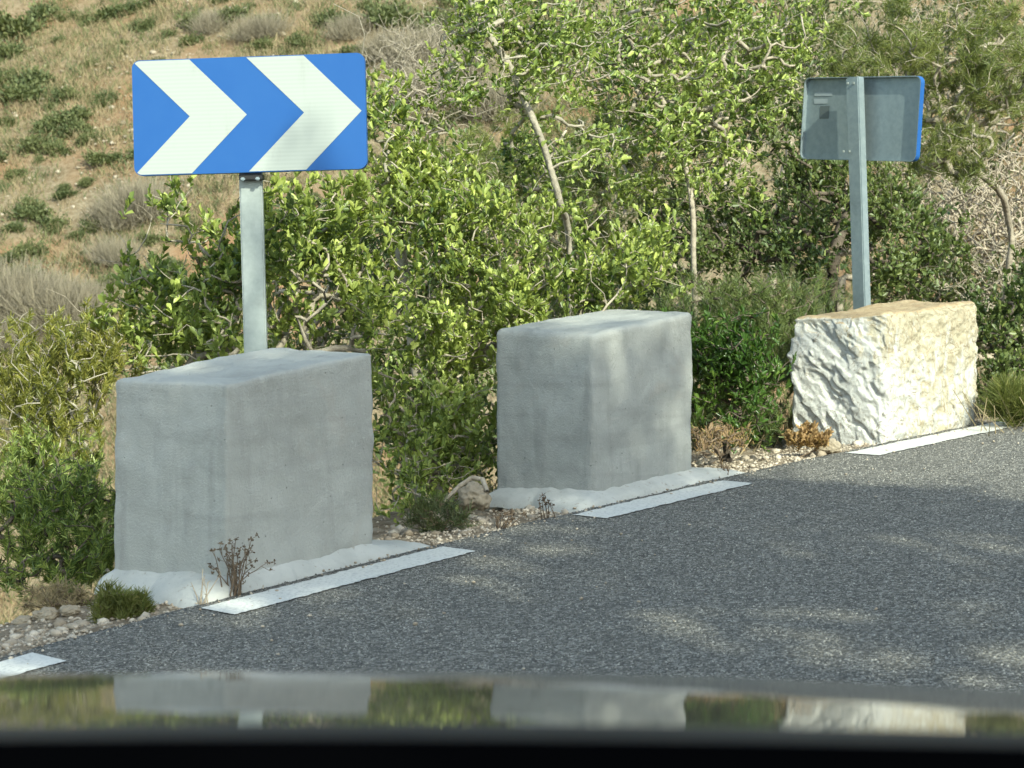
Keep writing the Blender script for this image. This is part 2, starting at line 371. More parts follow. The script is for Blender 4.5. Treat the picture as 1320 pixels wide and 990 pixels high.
def footing(corners_bot, hs, width, seed, right_tail=0.0):
    """sloped mortar berm round a block's foot, cut off where the asphalt starts"""
    q = np.array(corners_bot)[:, :2]; cen = q.mean(0); rr = np.random.default_rng(seed)
    na, nr = 220, 12; V = []
    qs = np.vstack([q, q[:1]])
    for k in range(na):
        th = 2 * math.pi * k / na; d = np.array([math.cos(th), math.sin(th)]); best = 9
        for a, b in zip(qs[:-1], qs[1:]):
            e = b - a; den = d[0] * e[1] - d[1] * e[0]
            if abs(den) < 1e-9: continue
            ap = a - cen; tt_ = (ap[0] * e[1] - ap[1] * e[0]) / den; uu = (ap[0] * d[1] - ap[1] * d[0]) / den
            if tt_ > 0 and -1e-6 <= uu <= 1 + 1e-6: best = min(best, tt_)
        al = max(0.0, d @ sv); ww = width * (1 + 0.35 * vnoise(np.array([3 * math.cos(th) + seed]), np.array([3 * math.sin(th)]))[0] * 2) + right_tail * al ** 3 + 0.30 * max(0.0, d @ -tv)
        out = best + ww
        for _ in range(60):
            e = cen + d * out
            if off(e[0], e[1]) < EDGE - 0.005 and out > best + 0.01: out -= 0.01
            else: break
        w_ = out - best
        for j in range(nr):
            f = j / (nr - 1); r_ = best - 0.03 + (w_ + 0.03) * f; e = cen + d * r_
            zg = road_z(e[0], e[1])
            h = hs * (1 - f) ** 0.75 * (1 + 0.25 * vnoise(np.array([e[0] * 9]), np.array([e[1] * 9]))[0])
            # when the asphalt cuts the berm short it ends in a low lip
            h = hs * (1 - f) * (1 + 0.5 * vnoise(np.array([e[0] * 5]), np.array([e[1] * 5]))[0])
            V.append((e[0], e[1], zg - 0.03 + h + 0.035 * (1 - f ** 8) + 0.009 * vnoise(np.array([e[0] * 28]), np.array([e[1] * 28]))[0]))
    V = np.array(V); i = np.arange(na * nr).reshape(na, nr); i2 = np.roll(i, -1, 0)
    f = np.stack([i[:, :-1], i[:, 1:], i2[:, 1:], i2[:, :-1]], -1).reshape(-1, 4)
    return npmesh('footing', V, f, True)

def cdisp(a1, a2, seed):
    def f(co, n):
        p = Vector(co) + Vector((seed, 0, 0))
        return a1 * mnoise.fractal(p * 3.0, 1.0, 2.0, 3) + a2 * mnoise.fractal(p * 14.0, 1.0, 2.0, 3)
    return f
BLK = [
    dict(N=(293, 495, 742, 6.62), L=(146, 489, 742, 6.90), R=(482, 454, 688, 7.15), B=(348, 447, 7.44)),
    dict(N=(764, 431, 641, 8.10), L=(637, 424, 650, 8.38), R=(895, 401, 606, 8.59), B=(790, 396, 8.90)),
]
labs = ['smooth grey rendered concrete block nearest the camera, in front of the blue chevron sign',
        'middle grey concrete block with dappled light, between nearest block and white stone']
for k, b in enumerate(BLK):
    c8 = block_corners(**b)
    e = empty('concrete_block', tuple(np.mean(c8[4:], 0)))
    tag(e, labs[k], 'roadside block', 'roadside guard blocks')
    bmesh_to('block_body', rbox(c8, 44, 0.014 + 0.012 * k, cdisp(0.006, 0.0045, 7 * k)), MCON[k], e, True)
    link('footing', footing(c8[4:], 0.055 - 0.012 * k, 0.05, 4 + k, 0.22), MMORT, e)

# rough stone
SL = unit(np.array([-0.75, 0.66, 0])); SR = unit(np.array([0.69, 0.72, 0]))
def sdisp(co, n):
    p = Vector(co); h = co.x * SL[0] + co.y * SL[1]; g_ = co.x * SR[0] + co.y * SR[1]
    left = max(0.0, -n.x * 0.69 - n.y * 0.72 + 0.0) ** 0.5 if n.z < 0.7 else 0.0        # the rough quarry face is turned down the road
    u, v = h * 0.75 + co.z * 0.66, -h * 0.66 + co.z * 0.75
    u += 0.03 * mnoise.fractal(p * 6, 1, 2, 3); v += 0.02 * mnoise.fractal(p * 9 + Vector((5, 0, 0)), 1, 2, 3)
    t = (mnoise.fractal(Vector((u * 3.2, v * 8.0, g_ * 2)), 1.0, 2.2, 3)) * 2.4
    led = math.floor(t) + min(1.0, (t - math.floor(t)) * 6.0)                             # broken ledges
    led2 = mnoise.fractal(Vector((u * 9.0, v * 20.0, g_ * 6)), 0.9, 2.1, 2); led2 = abs(led2)
    fine = mnoise.fractal(p * 26, 0.8, 2.1, 4)
    rt = mnoise.fractal(Vector((g_ * 9, h * 9, co.z * 5)), 0.8, 2.1, 4); rt = -abs(rt) + 0.2
    pits = mnoise.fractal(p * 11, 0.8, 2.1, 4); d = left * (0.012 * led - 0.012 * led2 + 0.0035 * fine) + (1 - left) * (0.030 * rt + 0.010 * fine - 0.02 * max(0, pits - 0.25)) + 0.012 * mnoise.fractal(p * 4.5, 1, 2, 2)
    if n.z > 0.7: d = 0.012 * mnoise.fractal(p * 5, 1, 2, 4)
    return d
c8 = block_corners((1142, 404, 564, 9.44), (1017, 411, 545, 9.74), (1263, 389, 546, 9.95), (1165, 386, 10.3))
m = Mat('whitewashed_stone', 0.85, 0.25)
gN = m.N('ShaderNodeNewGeometry'); sx = m.N('ShaderNodeSeparateXYZ'); m.L(gN.outputs['Position'], sx.inputs[0])
white = m.ramp(m.noise(9, 5, 0.6), [(0.3, (0.49, 0.488, 0.46)), (0.7, (0.60, 0.595, 0.555))])
ochre = m.ramp(m.noise(13, 6, 0.7, 0.8), [(0.35, (0.31, 0.25, 0.15)), (0.6, (0.48, 0.43, 0.30))])
# bare ochre stone where the whitewash has weathered away: the whole top, streaks below it on the roadside face
ztop = float(c8[0][2]); hgt = m.math('MULTIPLY', m.math('SUBTRACT', sx.outputs[2], ztop - 0.30), 1.9)
xr = m.math('MULTIPLY', m.math('SUBTRACT', sx.outputs[0], 1.50), 2.2, True)
streak = m.noise(11, 6, 0.72, 1.0, (1.6, 1.6, 0.6))
k_ = m.math('ADD', m.math('MULTIPLY', hgt, 0.36, True), m.math('MULTIPLY', xr, 0.24)); k_ = m.math('ADD', k_, m.math('SUBTRACT', streak, 0.62))
worn = m.ramp(k_, [(0.04, 0), (0.20, 0.85)])
sn = m.N('ShaderNodeSeparateXYZ'); m.L(gN.outputs['Normal'], sn.inputs[0]); top = m.ramp(m.math('ADD', sn.outputs[2], m.math('MULTIPLY', m.math('SUBTRACT', streak, 0.5), 0.5)), [(0.55, 0), (0.85, 1)]); hi = m.ramp(m.math('SUBTRACT', sx.outputs[2], ztop - 0.12), [(0.0, 0), (0.06, 1)]); top = m.math('MULTIPLY', top, hi)
c = m.mix(worn, white, ochre); c = m.mix(top, c, m.ramp(m.noise(16, 5, 0.7), [(0.35, (0.36, 0.255, 0.145)), (0.65, (0.50, 0.40, 0.25))]))
crack = m.ramp(m.noise(7, 3, 0.5, 2.5), [(0.485, 0), (0.498, 1), (0.502, 1), (0.515, 0)]); c = m.mix(m.math('MULTIPLY', crack, 0.65), c, (0.17, 0.12, 0.07))
m.color(c); b1 = m.bump(m.noise(30, 7, 0.72, 0.8), 0.022, 0.7); b1 = m.bump(m.vor(38, 'DISTANCE_TO_EDGE', 'Distance'), 0.004, 0.35, b1); m.bump(m.noise(120, 4, 0.75), 0.005, 0.9, b1)
MSTONE = m.m
o = bmesh_to('stone_block', rbox(c8, 116, 0.040, sdisp), MSTONE, None, True)
tag(o, 'rough whitewashed stone block with ochre top, sunlit below the grey back of a sign', 'roadside block', 'roadside guard blocks')

# ------------------------------------------------------------------ signs
def blue_mat():
    m = Mat('reflective_blue', 0.4, 0.2)
    m.color(m.mix(m.ramp(m.noise(9, 4, 0.6), [(0.3, 0), (0.75, 1)]), (0.020, 0.086, 0.280), (0.024, 0.094, 0.290))); return m.m
MBLUE = blue_mat()
m = Mat('reflective_white', 0.45, 0.2)
wv = m.N('ShaderNodeTexWave', Scale=22.0, Distortion=0.4); wv.bands_direction = 'Z'; m.L(m.coord(), wv.inputs[0])
m.color(m.mix(m.math('MULTIPLY', wv.outputs['Fac'], 0.35), (0.355, 0.382, 0.36), (0.28, 0.318, 0.288))); grime = m.noise(7, 6, 0.7, 0.3, (1.5, 1.5, 0.4)); c_w = m.b.inputs['Base Color'].links[0].from_socket; m.color(m.mix(m.ramp(grime, [(0.55, 0), (0.75, 0.30)]), c_w, (0.20, 0.20, 0.17))); MWHITE = m.m
def galv(name, a, b):
    m = Mat(name, 0.45, 0.5); m.b.inputs['Metallic'].default_value = 0.35
    c = m.ramp(m.noise(30, 5, 0.65), [(0.3, a), (0.7, b)]); m.color(m.mix(m.ramp(m.noise(7, 4, 0.6, 0.5), [(0.6, 0), (0.75, 0.5)]), c, tuple(0.6 * k for k in a)))
    m.bump(m.noise(80, 3), 0.001, 0.4); return m.m
MGALV = galv('galvanised_steel', (0.29, 0.325, 0.31), (0.385, 0.42, 0.40)); MGALVD = galv('weathered_steel', (0.20, 0.245, 0.265), (0.265, 0.315, 0.33))
MBLACK = Mat('black_clamp', 0.5).m; MBLACK.node_tree.nodes['Principled BSDF'].inputs['Base Color'].default_value = (0.02, 0.02, 0.02, 1)

def rrect(wd, ht, r, n=8):
    pts = []
    for cx, cy, a0 in ((wd / 2 - r, ht / 2 - r, 0), (-wd / 2 + r, ht / 2 - r, 90), (-wd / 2 + r, -ht / 2 + r, 180), (wd / 2 - r, -ht / 2 + r, 270)):
        for k in range(n + 1):
            a = rad(a0 + 90 * k / n); pts.append((cx + r * math.cos(a), cy + r * math.sin(a)))
    return pts
def clip(poly, a, b, c):
    """keep a*x+b*y<=c"""
    out = []
    for i, p in enumerate(poly):
        q = poly[(i + 1) % len(poly)]; fp, fq = a * p[0] + b * p[1] - c, a * q[0] + b * q[1] - c
        if fp <= 0: out.append(p)
        if (fp < 0 < fq) or (fq < 0 < fp): t = fp / (fp - fq); out.append((p[0] + (q[0] - p[0]) * t, p[1] + (q[1] - p[1]) * t))
    return out
def frame_mat(origin, right, up):
    """local x right, y up, z towards the viewer of the face"""
    right = unit(right); n = unit(np.cross(right, up)); up = np.cross(n, right)
    return lambda x, y, z: Vector(np.asarray(origin) + right * x + up * y + n * z)
def panel_bm(fr, wd, ht, r, depth):
    """sheet with a folded rim: face at z=0, rim back to z=-depth"""
    bm = bmesh.new(); pts = rrect(wd, ht, r); th = 0.003; inn = rrect(wd - 2 * th, ht - 2 * th, r - th)
    f0 = [bm.verts.new(fr(x, y, 0)) for x, y in pts]; ob = [bm.verts.new(fr(x, y, -depth)) for x, y in pts]
    ib = [bm.verts.new(fr(x, y, -depth)) for x, y in inn]; ii = [bm.verts.new(fr(x, y, -th)) for x, y in inn]
    n = len(pts); bm.faces.new(f0)
    for k in range(n):
        j = (k + 1) % n
        bm.faces.new((f0[j], f0[k], ob[k], ob[j])); bm.faces.new((ob[j], ob[k], ib[k], ib[j])); bm.faces.new((ib[j], ib[k], ii[k], ii[j]))
    bm.faces.new(ii[::-1]); bm.normal_update(); return bm
def chevron_bm(fr, wd, ht, r, x0, z):
    """arrow head whose outer edge starts at x0 (in panel heights from the left) on the top rim"""
    bm = bmesh.new(); h = ht
    for sgn in (1, -1):
        base = [p for p in rrect(wd - 0.006, ht - 0.006, r - 0.003)]
        poly = clip(base, 0, -sgn, 0.0)                                  # upper or lower half
        # |y| = distance from the mid line; band: x + |y| between lo and hi
        lo = -wd / 2 + (x0 + 0.5) * h; hi = lo + 0.5 * h
        poly = clip(poly, -1, -sgn * 1.0, -lo); poly = clip(poly, 1, sgn * 1.0, hi)
        if len(poly) > 2:
            f = bm.faces.new([bm.verts.new(fr(x, y, z)) for x, y in poly])
    bmesh.ops.remove_doubles(bm, verts=bm.verts[:], dist=1e-5)
    bm.normal_update(); return bm
def box_bm(fr, x0, x1, y0, y1, z0, z1, bev=0.002):
    bm = bmesh.new(); v = [bm.verts.new(fr(x, y, z)) for x in (x0, x1) for y in (y0, y1) for z in (z0, z1)]
    for f in ((0, 1, 3, 2), (4, 6, 7, 5), (0, 4, 5, 1), (2, 3, 7, 6), (0, 2, 6, 4), (1, 5, 7, 3)): bm.faces.new([v[k] for k in f])
    bmesh.ops.recalc_face_normals(bm, faces=bm.faces[:])
    if bev: bmesh.ops.bevel(bm, geom=bm.edges[:], offset=bev, segments=2, affect='EDGES')
    return bm
def post_bm(a, b, right, wd, dp, bev=0.006):
    right = np.array(right); ax = unit(np.asarray(b) - np.asarray(a)); L = np.linalg.norm(np.asarray(b) - np.asarray(a))
    fr = frame_mat(a, right - ax * (right @ ax), ax)
    return box_bm(fr, -wd / 2, wd / 2, 0, L, -dp / 2, dp / 2, bev)

# sign facing the camera
D1 = 7.36
tl, tr, br, bl = P(167, 78, D1 + .03), P(470, 68, D1 - .03), P(473, 217, D1 - .03), P(176, 227, D1 + .03)
cen = (tl + tr + br + bl) / 4; right = (tr + br - tl - bl) / 2; up = (tl + tr - bl - br) / 2
wd, ht = np.linalg.norm(right), np.linalg.norm(up)
foot = P(330, 447, D1 + .10); foot_d = unit(foot - P(324, 228, D1 + .06))
base = foot + foot_d * ((foot[2] - tz(foot[0], foot[1])) + 0.25) / abs(foot_d[2])
e = empty('chevron_sign', tuple(base + np.array([0, 0, 0.2])))
tag(e, 'blue and white chevron sign facing the camera on a pale steel post', 'road sign', 'direction panels on posts')
fr = frame_mat(cen, right, up)
pan = bmesh_to('sign_panel', panel_bm(fr, wd, ht, 0.030, 0.028), MBLUE, e)
for x0 in (0.0, 1.0):
    bmesh_to('chevron', chevron_bm(fr, wd, ht, 0.030, x0 - 0.0, 0.0015), MWHITE, pan)
ptop = P(322.5, 190, D1 + .072)
bmesh_to('post', post_bm(base, ptop, crt, 0.083, 0.042), MGALV, e)
frp = frame_mat(P(324, 229.5, D1 + .03), right, up)
bmesh_to('clamp', box_bm(frp, -0.043, 0.043, -0.007, 0.012, -0.03, 0.015), MBLACK, e)
for sx_ in (-1, 1):
    bmesh_to('bolt', box_bm(frp, sx_ * 0.027 - 0.008, sx_ * 0.027 + 0.008, -0.011, 0.001, 0.0155, 0.026, 0.003), MGALVD, e)

# sign seen from behind
D2 = 10.5
cl, crn = P(1039, 153, D2 + .30), P(1189, 153.5, D2 - .30)
cen = (cl + crn) / 2; right2 = crn - cl; wd = np.linalg.norm(right2); up2 = P(1037, 101, D2) - P(1040, 205, D2); ht = 0.425
e = empty('sign_from_behind', (0, 0, 0))
frb = frame_mat(cen, -right2, up2)                 # face away from the camera
pa, pb = P(1111, 392, D2 - .07), P(1102, 100, D2 - .07)
ax = unit(pa - pb); base2 = pa + ax * (pa[2] - tz(pa[0], pa[1]) + 0.25) / abs(ax[2])
e.location = tuple(base2 + np.array([0, 0, 0.2]))
tag(e, 'grey back of a blue rimmed road sign on a leaning post above the white stone', 'road sign', 'direction panels on posts')
pan = bmesh_to('sign_panel', panel_bm(frb, wd, ht, 0.035, 0.030), MBLUE, e)
bmb = bmesh.new(); bmb.faces.new([bmb.verts.new(frb(x, y, -0.0045)) for x, y in rrect(wd - 0.008, ht - 0.008, 0.031)][::-1])
pin, pout = rrect(wd - 0.009, ht - 0.009, 0.0305), rrect(wd - 0.0005, ht - 0.0005, 0.0348)
va = [bmb.verts.new(frb(x, y, -0.0045)) for x, y in pin]; vb = [bmb.verts.new(frb(x, y, -0.031)) for x, y in pin]; vo = [bmb.verts.new(frb(x, y, -0.031)) for x, y in pout]
for k in range(len(pin)):
    j = (k + 1) % len(pin); bmb.faces.new((va[k], va[j], vb[j], vb[k])); bmb.faces.new((vb[k], vb[j], vo[j], vo[k]))
back = bmesh_to('bare_back', bmb, MGALVD, pan)
fb = frame_mat(cen, right2, up2)
MST1 = Mat('sticker_pale', 0.6); MST1.color((0.30, 0.34, 0.35)); MST2 = Mat('sticker_dark', 0.6); MST2.color((0.10, 0.12, 0.12)); MST3 = Mat('sticker_worn', 0.5); MST3.color((0.245, 0.292, 0.31))
def decal(x0, x1, y0, y1, mt, nm):
    b_ = bmesh.new(); b_.faces.new([b_.verts.new(fb(x, y, 0.0065)) for x, y in ((x0, y0), (x1, y0), (x1, y1), (x0, y1))]); bmesh_to(nm, b_, mt.m, pan)
decal(-0.335, -0.21, 0.118, 0.135, MST1, 'maker_plate'); decal(-0.335, -0.24, 0.078, 0.103, MST1, 'maker_plate')
decal(-0.29, -0.225, 0.0, 0.066, MST2, 'old_sticker')
# the post: an open channel standing against the back of the panel
bmesh_to('post', post_bm(base2, pb, fb(1, 0, 0) - fb(0, 0, 0), 0.083, 0.05, 0.005), MGALVD, e)
axu = -ax
frpost = frame_mat(pb, np.array(fb(1, 0, 0) - fb(0, 0, 0)), axu)
for yy in (-0.03, -0.375):
    for xx in (-0.02, 0.02):
        bmesh_to('bolt', box_bm(frpost, xx - 0.006, xx + 0.006, yy - 0.006, yy + 0.006, 0.026, 0.034, 0.002), MGALV, e)

# ------------------------------------------------------------------ plants
def tubes(p0, p1, ra, rb, k=5):
    d = unit(p1 - p0); a = np.where(np.abs(d[:, 2:3]) < 0.9, np.array([[0, 0, 1.0]]), np.array([[1.0, 0, 0]]))
    s1 = unit(np.cross(d, a)); s2 = np.cross(d, s1)
    th = np.arange(k) * 2 * math.pi / k
    ring = s1[:, None] * np.cos(th)[None, :, None] + s2[:, None] * np.sin(th)[None, :, None]
    v = np.concatenate([p0[:, None] + ring * ra[:, None, None], p1[:, None] + ring * rb[:, None, None]], 1)
    n = len(p0); b = (np.arange(n) * 2 * k)[:, None]; j = np.arange(k)[None]; j2 = (j + 1) % k
    f = np.stack([b + j, b + j2, b + k + j2, b + k + j], -1).reshape(-1, 4)
    return v.reshape(-1, 3), f
def leaf_geo(base, d, n, length, width, fold=0.25):
    """obovate leaves, two quads each; all inputs are arrays over the leaves"""
    d = unit(d); sd = unit(np.cross(d, n)); n = np.cross(sd, d)
    L = length[:, None]; Wd = width[:, None]; up_ = n * Wd * fold
    b = base; t = base + d * L - n * L * 0.06
    r1 = base + d * L * 0.35 + sd * Wd * 0.38 + up_ * .7; r2 = base + d * L * 0.78 + sd * Wd * 0.46 + up_
    l1 = base + d * L * 0.35 - sd * Wd * 0.38 + up_ * .7; l2 = base + d * L * 0.78 - sd * Wd * 0.46 + up_
    v = np.stack([b, r1, r2, t, l2, l1], 1).reshape(-1, 3); k = (np.arange(len(b)) * 6)[:, None]
    f = np.concatenate([k + np.array([[0, 1, 2, 3]]), k + np.array([[0, 3, 4, 5]])], 1).reshape(-1, 4)
    return v, f
def blade_geo(base, d, length, width):
    """narrow leaves and needles, one quad each"""
    d = unit(d); sd = unit(np.cross(d, rng.normal(size=d.shape)))
    L = length[:, None]; Wd = width[:, None]
    v = np.stack([base - sd * Wd * .4, base + sd * Wd * .4, base + d * L + sd * Wd * .2, base + d * L - sd * Wd * .2], 1).reshape(-1, 3)
    return v, (np.arange(len(base)) * 4)[:, None] + np.array([[0, 1, 2, 3]])

def grow(root_path, tips, step=0.11, wob=0.16, tilt=0.35, rt=0.0022, pw=0.47, rmax=0.06, r=rng):
    """branches from a trunk polyline to all the tips: each tip joins the nearest limb grown so far"""
    nodes = [np.asarray(p, dtype=float) for p in root_path]; par = [-1] + list(range(len(nodes) - 1))
    A = np.zeros((len(nodes) + len(tips) * 40, 3)); A[:len(nodes)] = nodes; cnt = len(nodes); root = nodes[-1]
    order = np.argsort(np.linalg.norm(tips - root, axis=1)); tipn = []
    for q in order:
        tp = tips[q]; dv = tp - A[:cnt]; dist = np.linalg.norm(dv, axis=1)
        cost = dist + tilt * np.maximum(0, A[:cnt, 2] - tp[2] + 0.3 * dist)
        k = int(np.argmin(cost)); a = A[k].copy(); L = dist[k]; n = max(2, min(30, int(L / step)))
        pd = unit(a - A[par[k]]) if par[k] >= 0 else np.array([0, 0, 1.0])
        c1 = a + pd * L * 0.25 + unit(tp - a) * L * 0.25 + r.normal(size=3) * wob * L
        prev = k
        for i in range(1, n + 1):
            t = i / n; p = a * (1 - t) ** 2 + 2 * c1 * t * (1 - t) + tp * t * t
            if i < n: p = p + r.normal(size=3) * 0.020 * min(L, 0.35)
            if cnt >= len(A): A = np.vstack([A, np.zeros_like(A)])
            A[cnt] = p; par.append(prev); prev = cnt; cnt += 1
        tipn.append(prev)
    A = A[:cnt]; par = np.array(par); load = np.zeros(cnt); load[tipn] += 1
    for i in range(cnt - 1, 0, -1): load[par[i]] += load[i]
    rr = np.minimum(rt * np.maximum(load, 1) ** pw, rmax)
    return A, par, rr, np.array(tipn)
def branch_mesh(A, par, rr, k=5):
    n = len(A); i = np.arange(1, n); ed = np.zeros((n, 3)); ed[i] = unit(A[i] - A[par[i]]); ed[0] = (0, 0, 1)
    main = np.full(n, -1); order = np.argsort(rr[1:], kind='stable') + 1
    main[par[order]] = order                                   # the thickest child goes on as the same limb
    dn = ed.copy(); has = main >= 0; dn[has] = unit(ed[has] + ed[main[has]]); dn[0] = ed[main[0]]
    def ring(c, d, r_):
        a_ = np.where(np.abs(d[:, 2:3]) < 0.95, np.array([[0, 0, 1.0]]), np.array([[1.0, 0, 0]]))
        s1 = unit(np.cross(d, a_)); s2 = np.cross(d, s1); th = np.arange(k) * 2 * math.pi / k
        return c[:, None] + (s1[:, None] * np.cos(th)[None, :, None] + s2[:, None] * np.sin(th)[None, :, None]) * r_[:, None, None]
    ism = main[par[i]] == i
    rs = np.where(ism, rr[par[i]], np.minimum(rr[par[i]], rr[i] * 1.3))
    v = np.concatenate([ring(A[par[i]], np.where(ism[:, None], dn[par[i]], ed[i]), rs), ring(A[i], dn[i], rr[i])], 1)
    m_ = len(i); b_ = (np.arange(m_) * 2 * k)[:, None]; j = np.arange(k)[None]; j2 = (j + 1) % k
    return v.reshape(-1, 3), np.stack([b_ + j, b_ + j2, b_ + k + j2, b_ + k + j], -1).reshape(-1, 4)
def smooth_path(pts, n=4):
    p = [np.asarray(q, dtype=float) for q in pts]; p = [2 * p[0] - p[1]] + p + [2 * p[-1] - p[-2]]; out = [p[1]]
    for k in range(1, len(p) - 2):
        for t in np.linspace(0, 1, n + 1)[1:]:
            out.append(0.5 * (2 * p[k] + (p[k + 1] - p[k - 1]) * t + (2 * p[k - 1] - 5 * p[k] + 4 * p[k + 1] - p[k + 2]) * t * t + (3 * p[k] - p[k - 1] - 3 * p[k + 1] + p[k + 2]) * t ** 3))
    return out

def in_blobs(blobs, n, r, clump=0.10, per=6, shell=0.35):
    """tips in clumps inside ellipsoids given as (px, py, depth, half width px, half height px, half depth m)"""
    wts = np.array([b[3] * b[4] for b in blobs], dtype=float); wts /= wts.sum(); out = []
    nc = max(1, n // per)
    which = r.choice(len(blobs), nc, p=wts)
    for k in which:
        px, py, d, rx, ry, rz = blobs[k]; c_ = P(px, py, d); mpp = d / F
        u_ = unit(r.normal(size=3)); q = u_ * r.random() ** shell
        out.append(c_ + crt * q[0] * rx * mpp + cup * q[1] * ry * mpp + np.array([0, 1, 0]) * q[2] * rz)
    out = np.array(out)
    t = np.repeat(out, per, 0) + r.normal(size=(len(out) * per, 3)) * clump * np.array([1, 1, .8])
    return t

def rosettes(A, par, tipn, nl, L, Wd, span, up=0.45, spread=0.9, r=rng):
    """broad leaves round the last stretch of every twig"""
    tp = A[tipn]; td = unit(tp - A[par[tipn]])
    td = unit(td * 0.6 + np.array([0, 0, up]) + r.normal(size=td.shape) * 0.25)
    n = np.repeat(np.arange(len(tp)), nl); u_ = r.random(len(n)) ** 1.5
    base = tp[n] - td[n] * (u_ * span)[:, None]
    ra = unit(np.cross(td[n], r.normal(size=(len(n), 3))))
    d = unit(td[n] * (0.9 - 0.5 * u_[:, None]) + ra * (spread * (0.45 + 0.75 * u_[:, None])) + np.array([0, 0, 0.25]))
    nn = unit(td[n] * 0.8 - ra * 0.35 + r.normal(size=d.shape) * 0.45 + np.array([0, 0, 0.3]))
    ln = L * r.uniform(0.5, 1.35, len(n)); wdth = Wd * ln / L * r.uniform(0.8, 1.15, len(n))
    return leaf_geo(base, d, nn, ln, wdth)
def needles(A, par, tipn, nl, L, Wd, span, spread=0.7, up=0.3, r=rng):
    tp = A[tipn]; td = unit(unit(tp - A[par[tipn]]) * 0.7 + np.array([0, 0, up]) + r.normal(size=tp.shape) * 0.15)
    n = np.repeat(np.arange(len(tp)), nl); u_ = r.random(len(n))
    base = tp[n] - td[n] * (u_ * span)[:, None]; ra = unit(np.cross(td[n], r.normal(size=(len(n), 3))))
    d = td[n] * 0.8 + ra * spread
    return blade_geo(base, d, L * r.uniform(.7, 1.2, len(n)), np.full(len(n), Wd))

def plant(name, label, cat, blobs, root, tips=300, leaf=('ros', 'carob', 10, 0.045, 0.026, 0.10), bark='grey', seed=1, group='thicket behind the blocks',
          path=None, bare=0.0, clump=0.072, per=15, rt=0.0015, rmax=0.05, wob=0.10, tilt=0.35, shell=0.35, up=0.45, extra=None, twigs=0, pw=0.47):
    r = np.random.default_rng(seed)
    T = in_blobs(blobs, tips, r, clump, per, shell)
    if root is None: root = T.mean(0)[:2] + np.array([0, 0.25])
    z0 = tz(root[0], root[1]); rb = np.array([root[0], root[1], z0 - 0.08])
    T = T[T[:, 2] > terrain(T[:, 0], T[:, 1]) + min(0.05, clump * 0.5)]
    if path is None:
        c_ = T.mean(0); top = rb * 0.55 + c_ * 0.45
        pts = [rb + (top - rb) * t + r.normal(size=3) * 0.03 * (t > 0) for t in np.linspace(0, 1, 6)]
    else: pts = smooth_path([rb] + list(path))
    if twigs:
        tw = in_blobs(blobs, twigs, r, 0.02, 1, 0.12); tw = tw[tw[:, 2] > terrain(tw[:, 0], tw[:, 1]) + 0.1]
        extra = tw if extra is None else np.vstack([extra, tw])
    if extra is not None: T = np.vstack([T, extra])
    A, par, rr, tipn = grow(pts, T, rt=rt, pw=pw, rmax=rmax, wob=wob, tilt=tilt, r=r)
    if path is not None: rr[:len(pts)] = np.maximum(rr[:len(pts)], np.linspace(rmax, rmax * 0.45, len(pts)))
    e = empty(name, tuple(rb)); tag(e, label, cat, group)
    v, f = branch_mesh(A, par, rr); link('branches', npmesh('branches', v, f, True), BK[bark], e)
    if bare > 0: tipn = tipn[r.random(len(tipn)) > bare]
    if extra is not None: tipn = tipn[np.min(np.linalg.norm(A[tipn][:, None] - extra[None], axis=2), axis=1) > 1e-4] if len(extra) else tipn
    ty, mt, nl, L, Wd, span = leaf
    if len(tipn):
        v, f = rosettes(A, par, tipn, nl, L, Wd, span, up=up, r=r) if ty == 'ros' else needles(A, par, tipn, nl, L, Wd, span, up=up, r=r)
        link('foliage', npmesh('foliage', v, f), ML[mt], e)
    return e
def rootat(px, d): q = P(px, 600, d); return np.array([q[0], q[1]])

#PLANTS
CAROB = ('ros', 'carob', 15, 0.036, 0.018, 0.10)
MID = ('ros', 'mastic', 13, 0.032, 0.016, 0.10)
TH = dict(rt=0.0013, pw=0.5)
plant('evergreen_shrub', 'broad leaved evergreen shrub behind the chevron sign post', 'shrub',
      [(330, 300, 8.3, 105, 70, .30), (225, 345, 8.2, 75, 60, .30), (210, 262, 8.3, 25, 35, .1), (430, 300, 8.6, 95, 75, .35), (235, 420, 8.2, 100, 45, .30), (420, 400, 8.5, 90, 70, .35)],
      rootat(350, 8.7), 780, CAROB, 'grey', 21, twigs=160, extra=np.array([P(100, 400, 8.1), P(60, 372, 8.0), P(128, 335, 8.2), P(150, 300, 8.25), P(85, 430, 8.1)]))
plant('evergreen_shrub', 'shaded evergreen shrub filling the gap between the two grey blocks', 'shrub',
      [(560, 470, 8.9, 95, 70, .3), (540, 570, 8.6, 70, 75, .25), (610, 560, 8.9, 50, 80, .25), (505, 620, 8.2, 25, 60, .15)],
      rootat(560, 9.0), 500, MID, 'grey', 22, twigs=70)
plant('evergreen_shrub', 'bright yellow green leafy shrub rising behind the middle grey block', 'shrub',
      [(740, 350, 9.0, 120, 75, .35), (600, 370, 9.1, 90, 80, .35), (560, 280, 9.2, 70, 60, .3), (810, 330, 9.1, 50, 50, .2), (660, 440, 8.9, 100, 40, .3), (660, 270, 9.2, 50, 35, .2)],
      rootat(690, 9.4), 930, ('ros', 'carob', 16, 0.033, 0.016, 0.10), 'grey', 23, twigs=200)
plant('evergreen_shrub', 'yellow green shrub just right of the chevron sign', 'shrub',
      [(510, 190, 9.3, 45, 65, .25), (545, 240, 9.4, 55, 50, .25), (500, 140, 9.4, 25, 30, .15), (590, 215, 9.6, 40, 40, .2)],
      rootat(530, 9.7), 360, ('ros', 'carob', 13, 0.033, 0.017, 0.09), 'pale', 24, twigs=110, extra=np.array([P(430, 5, 9.2), P(470, 45, 9.2), P(520, 60, 9.3), P(485, 100, 9.25), P(455, 240, 9.1)]))
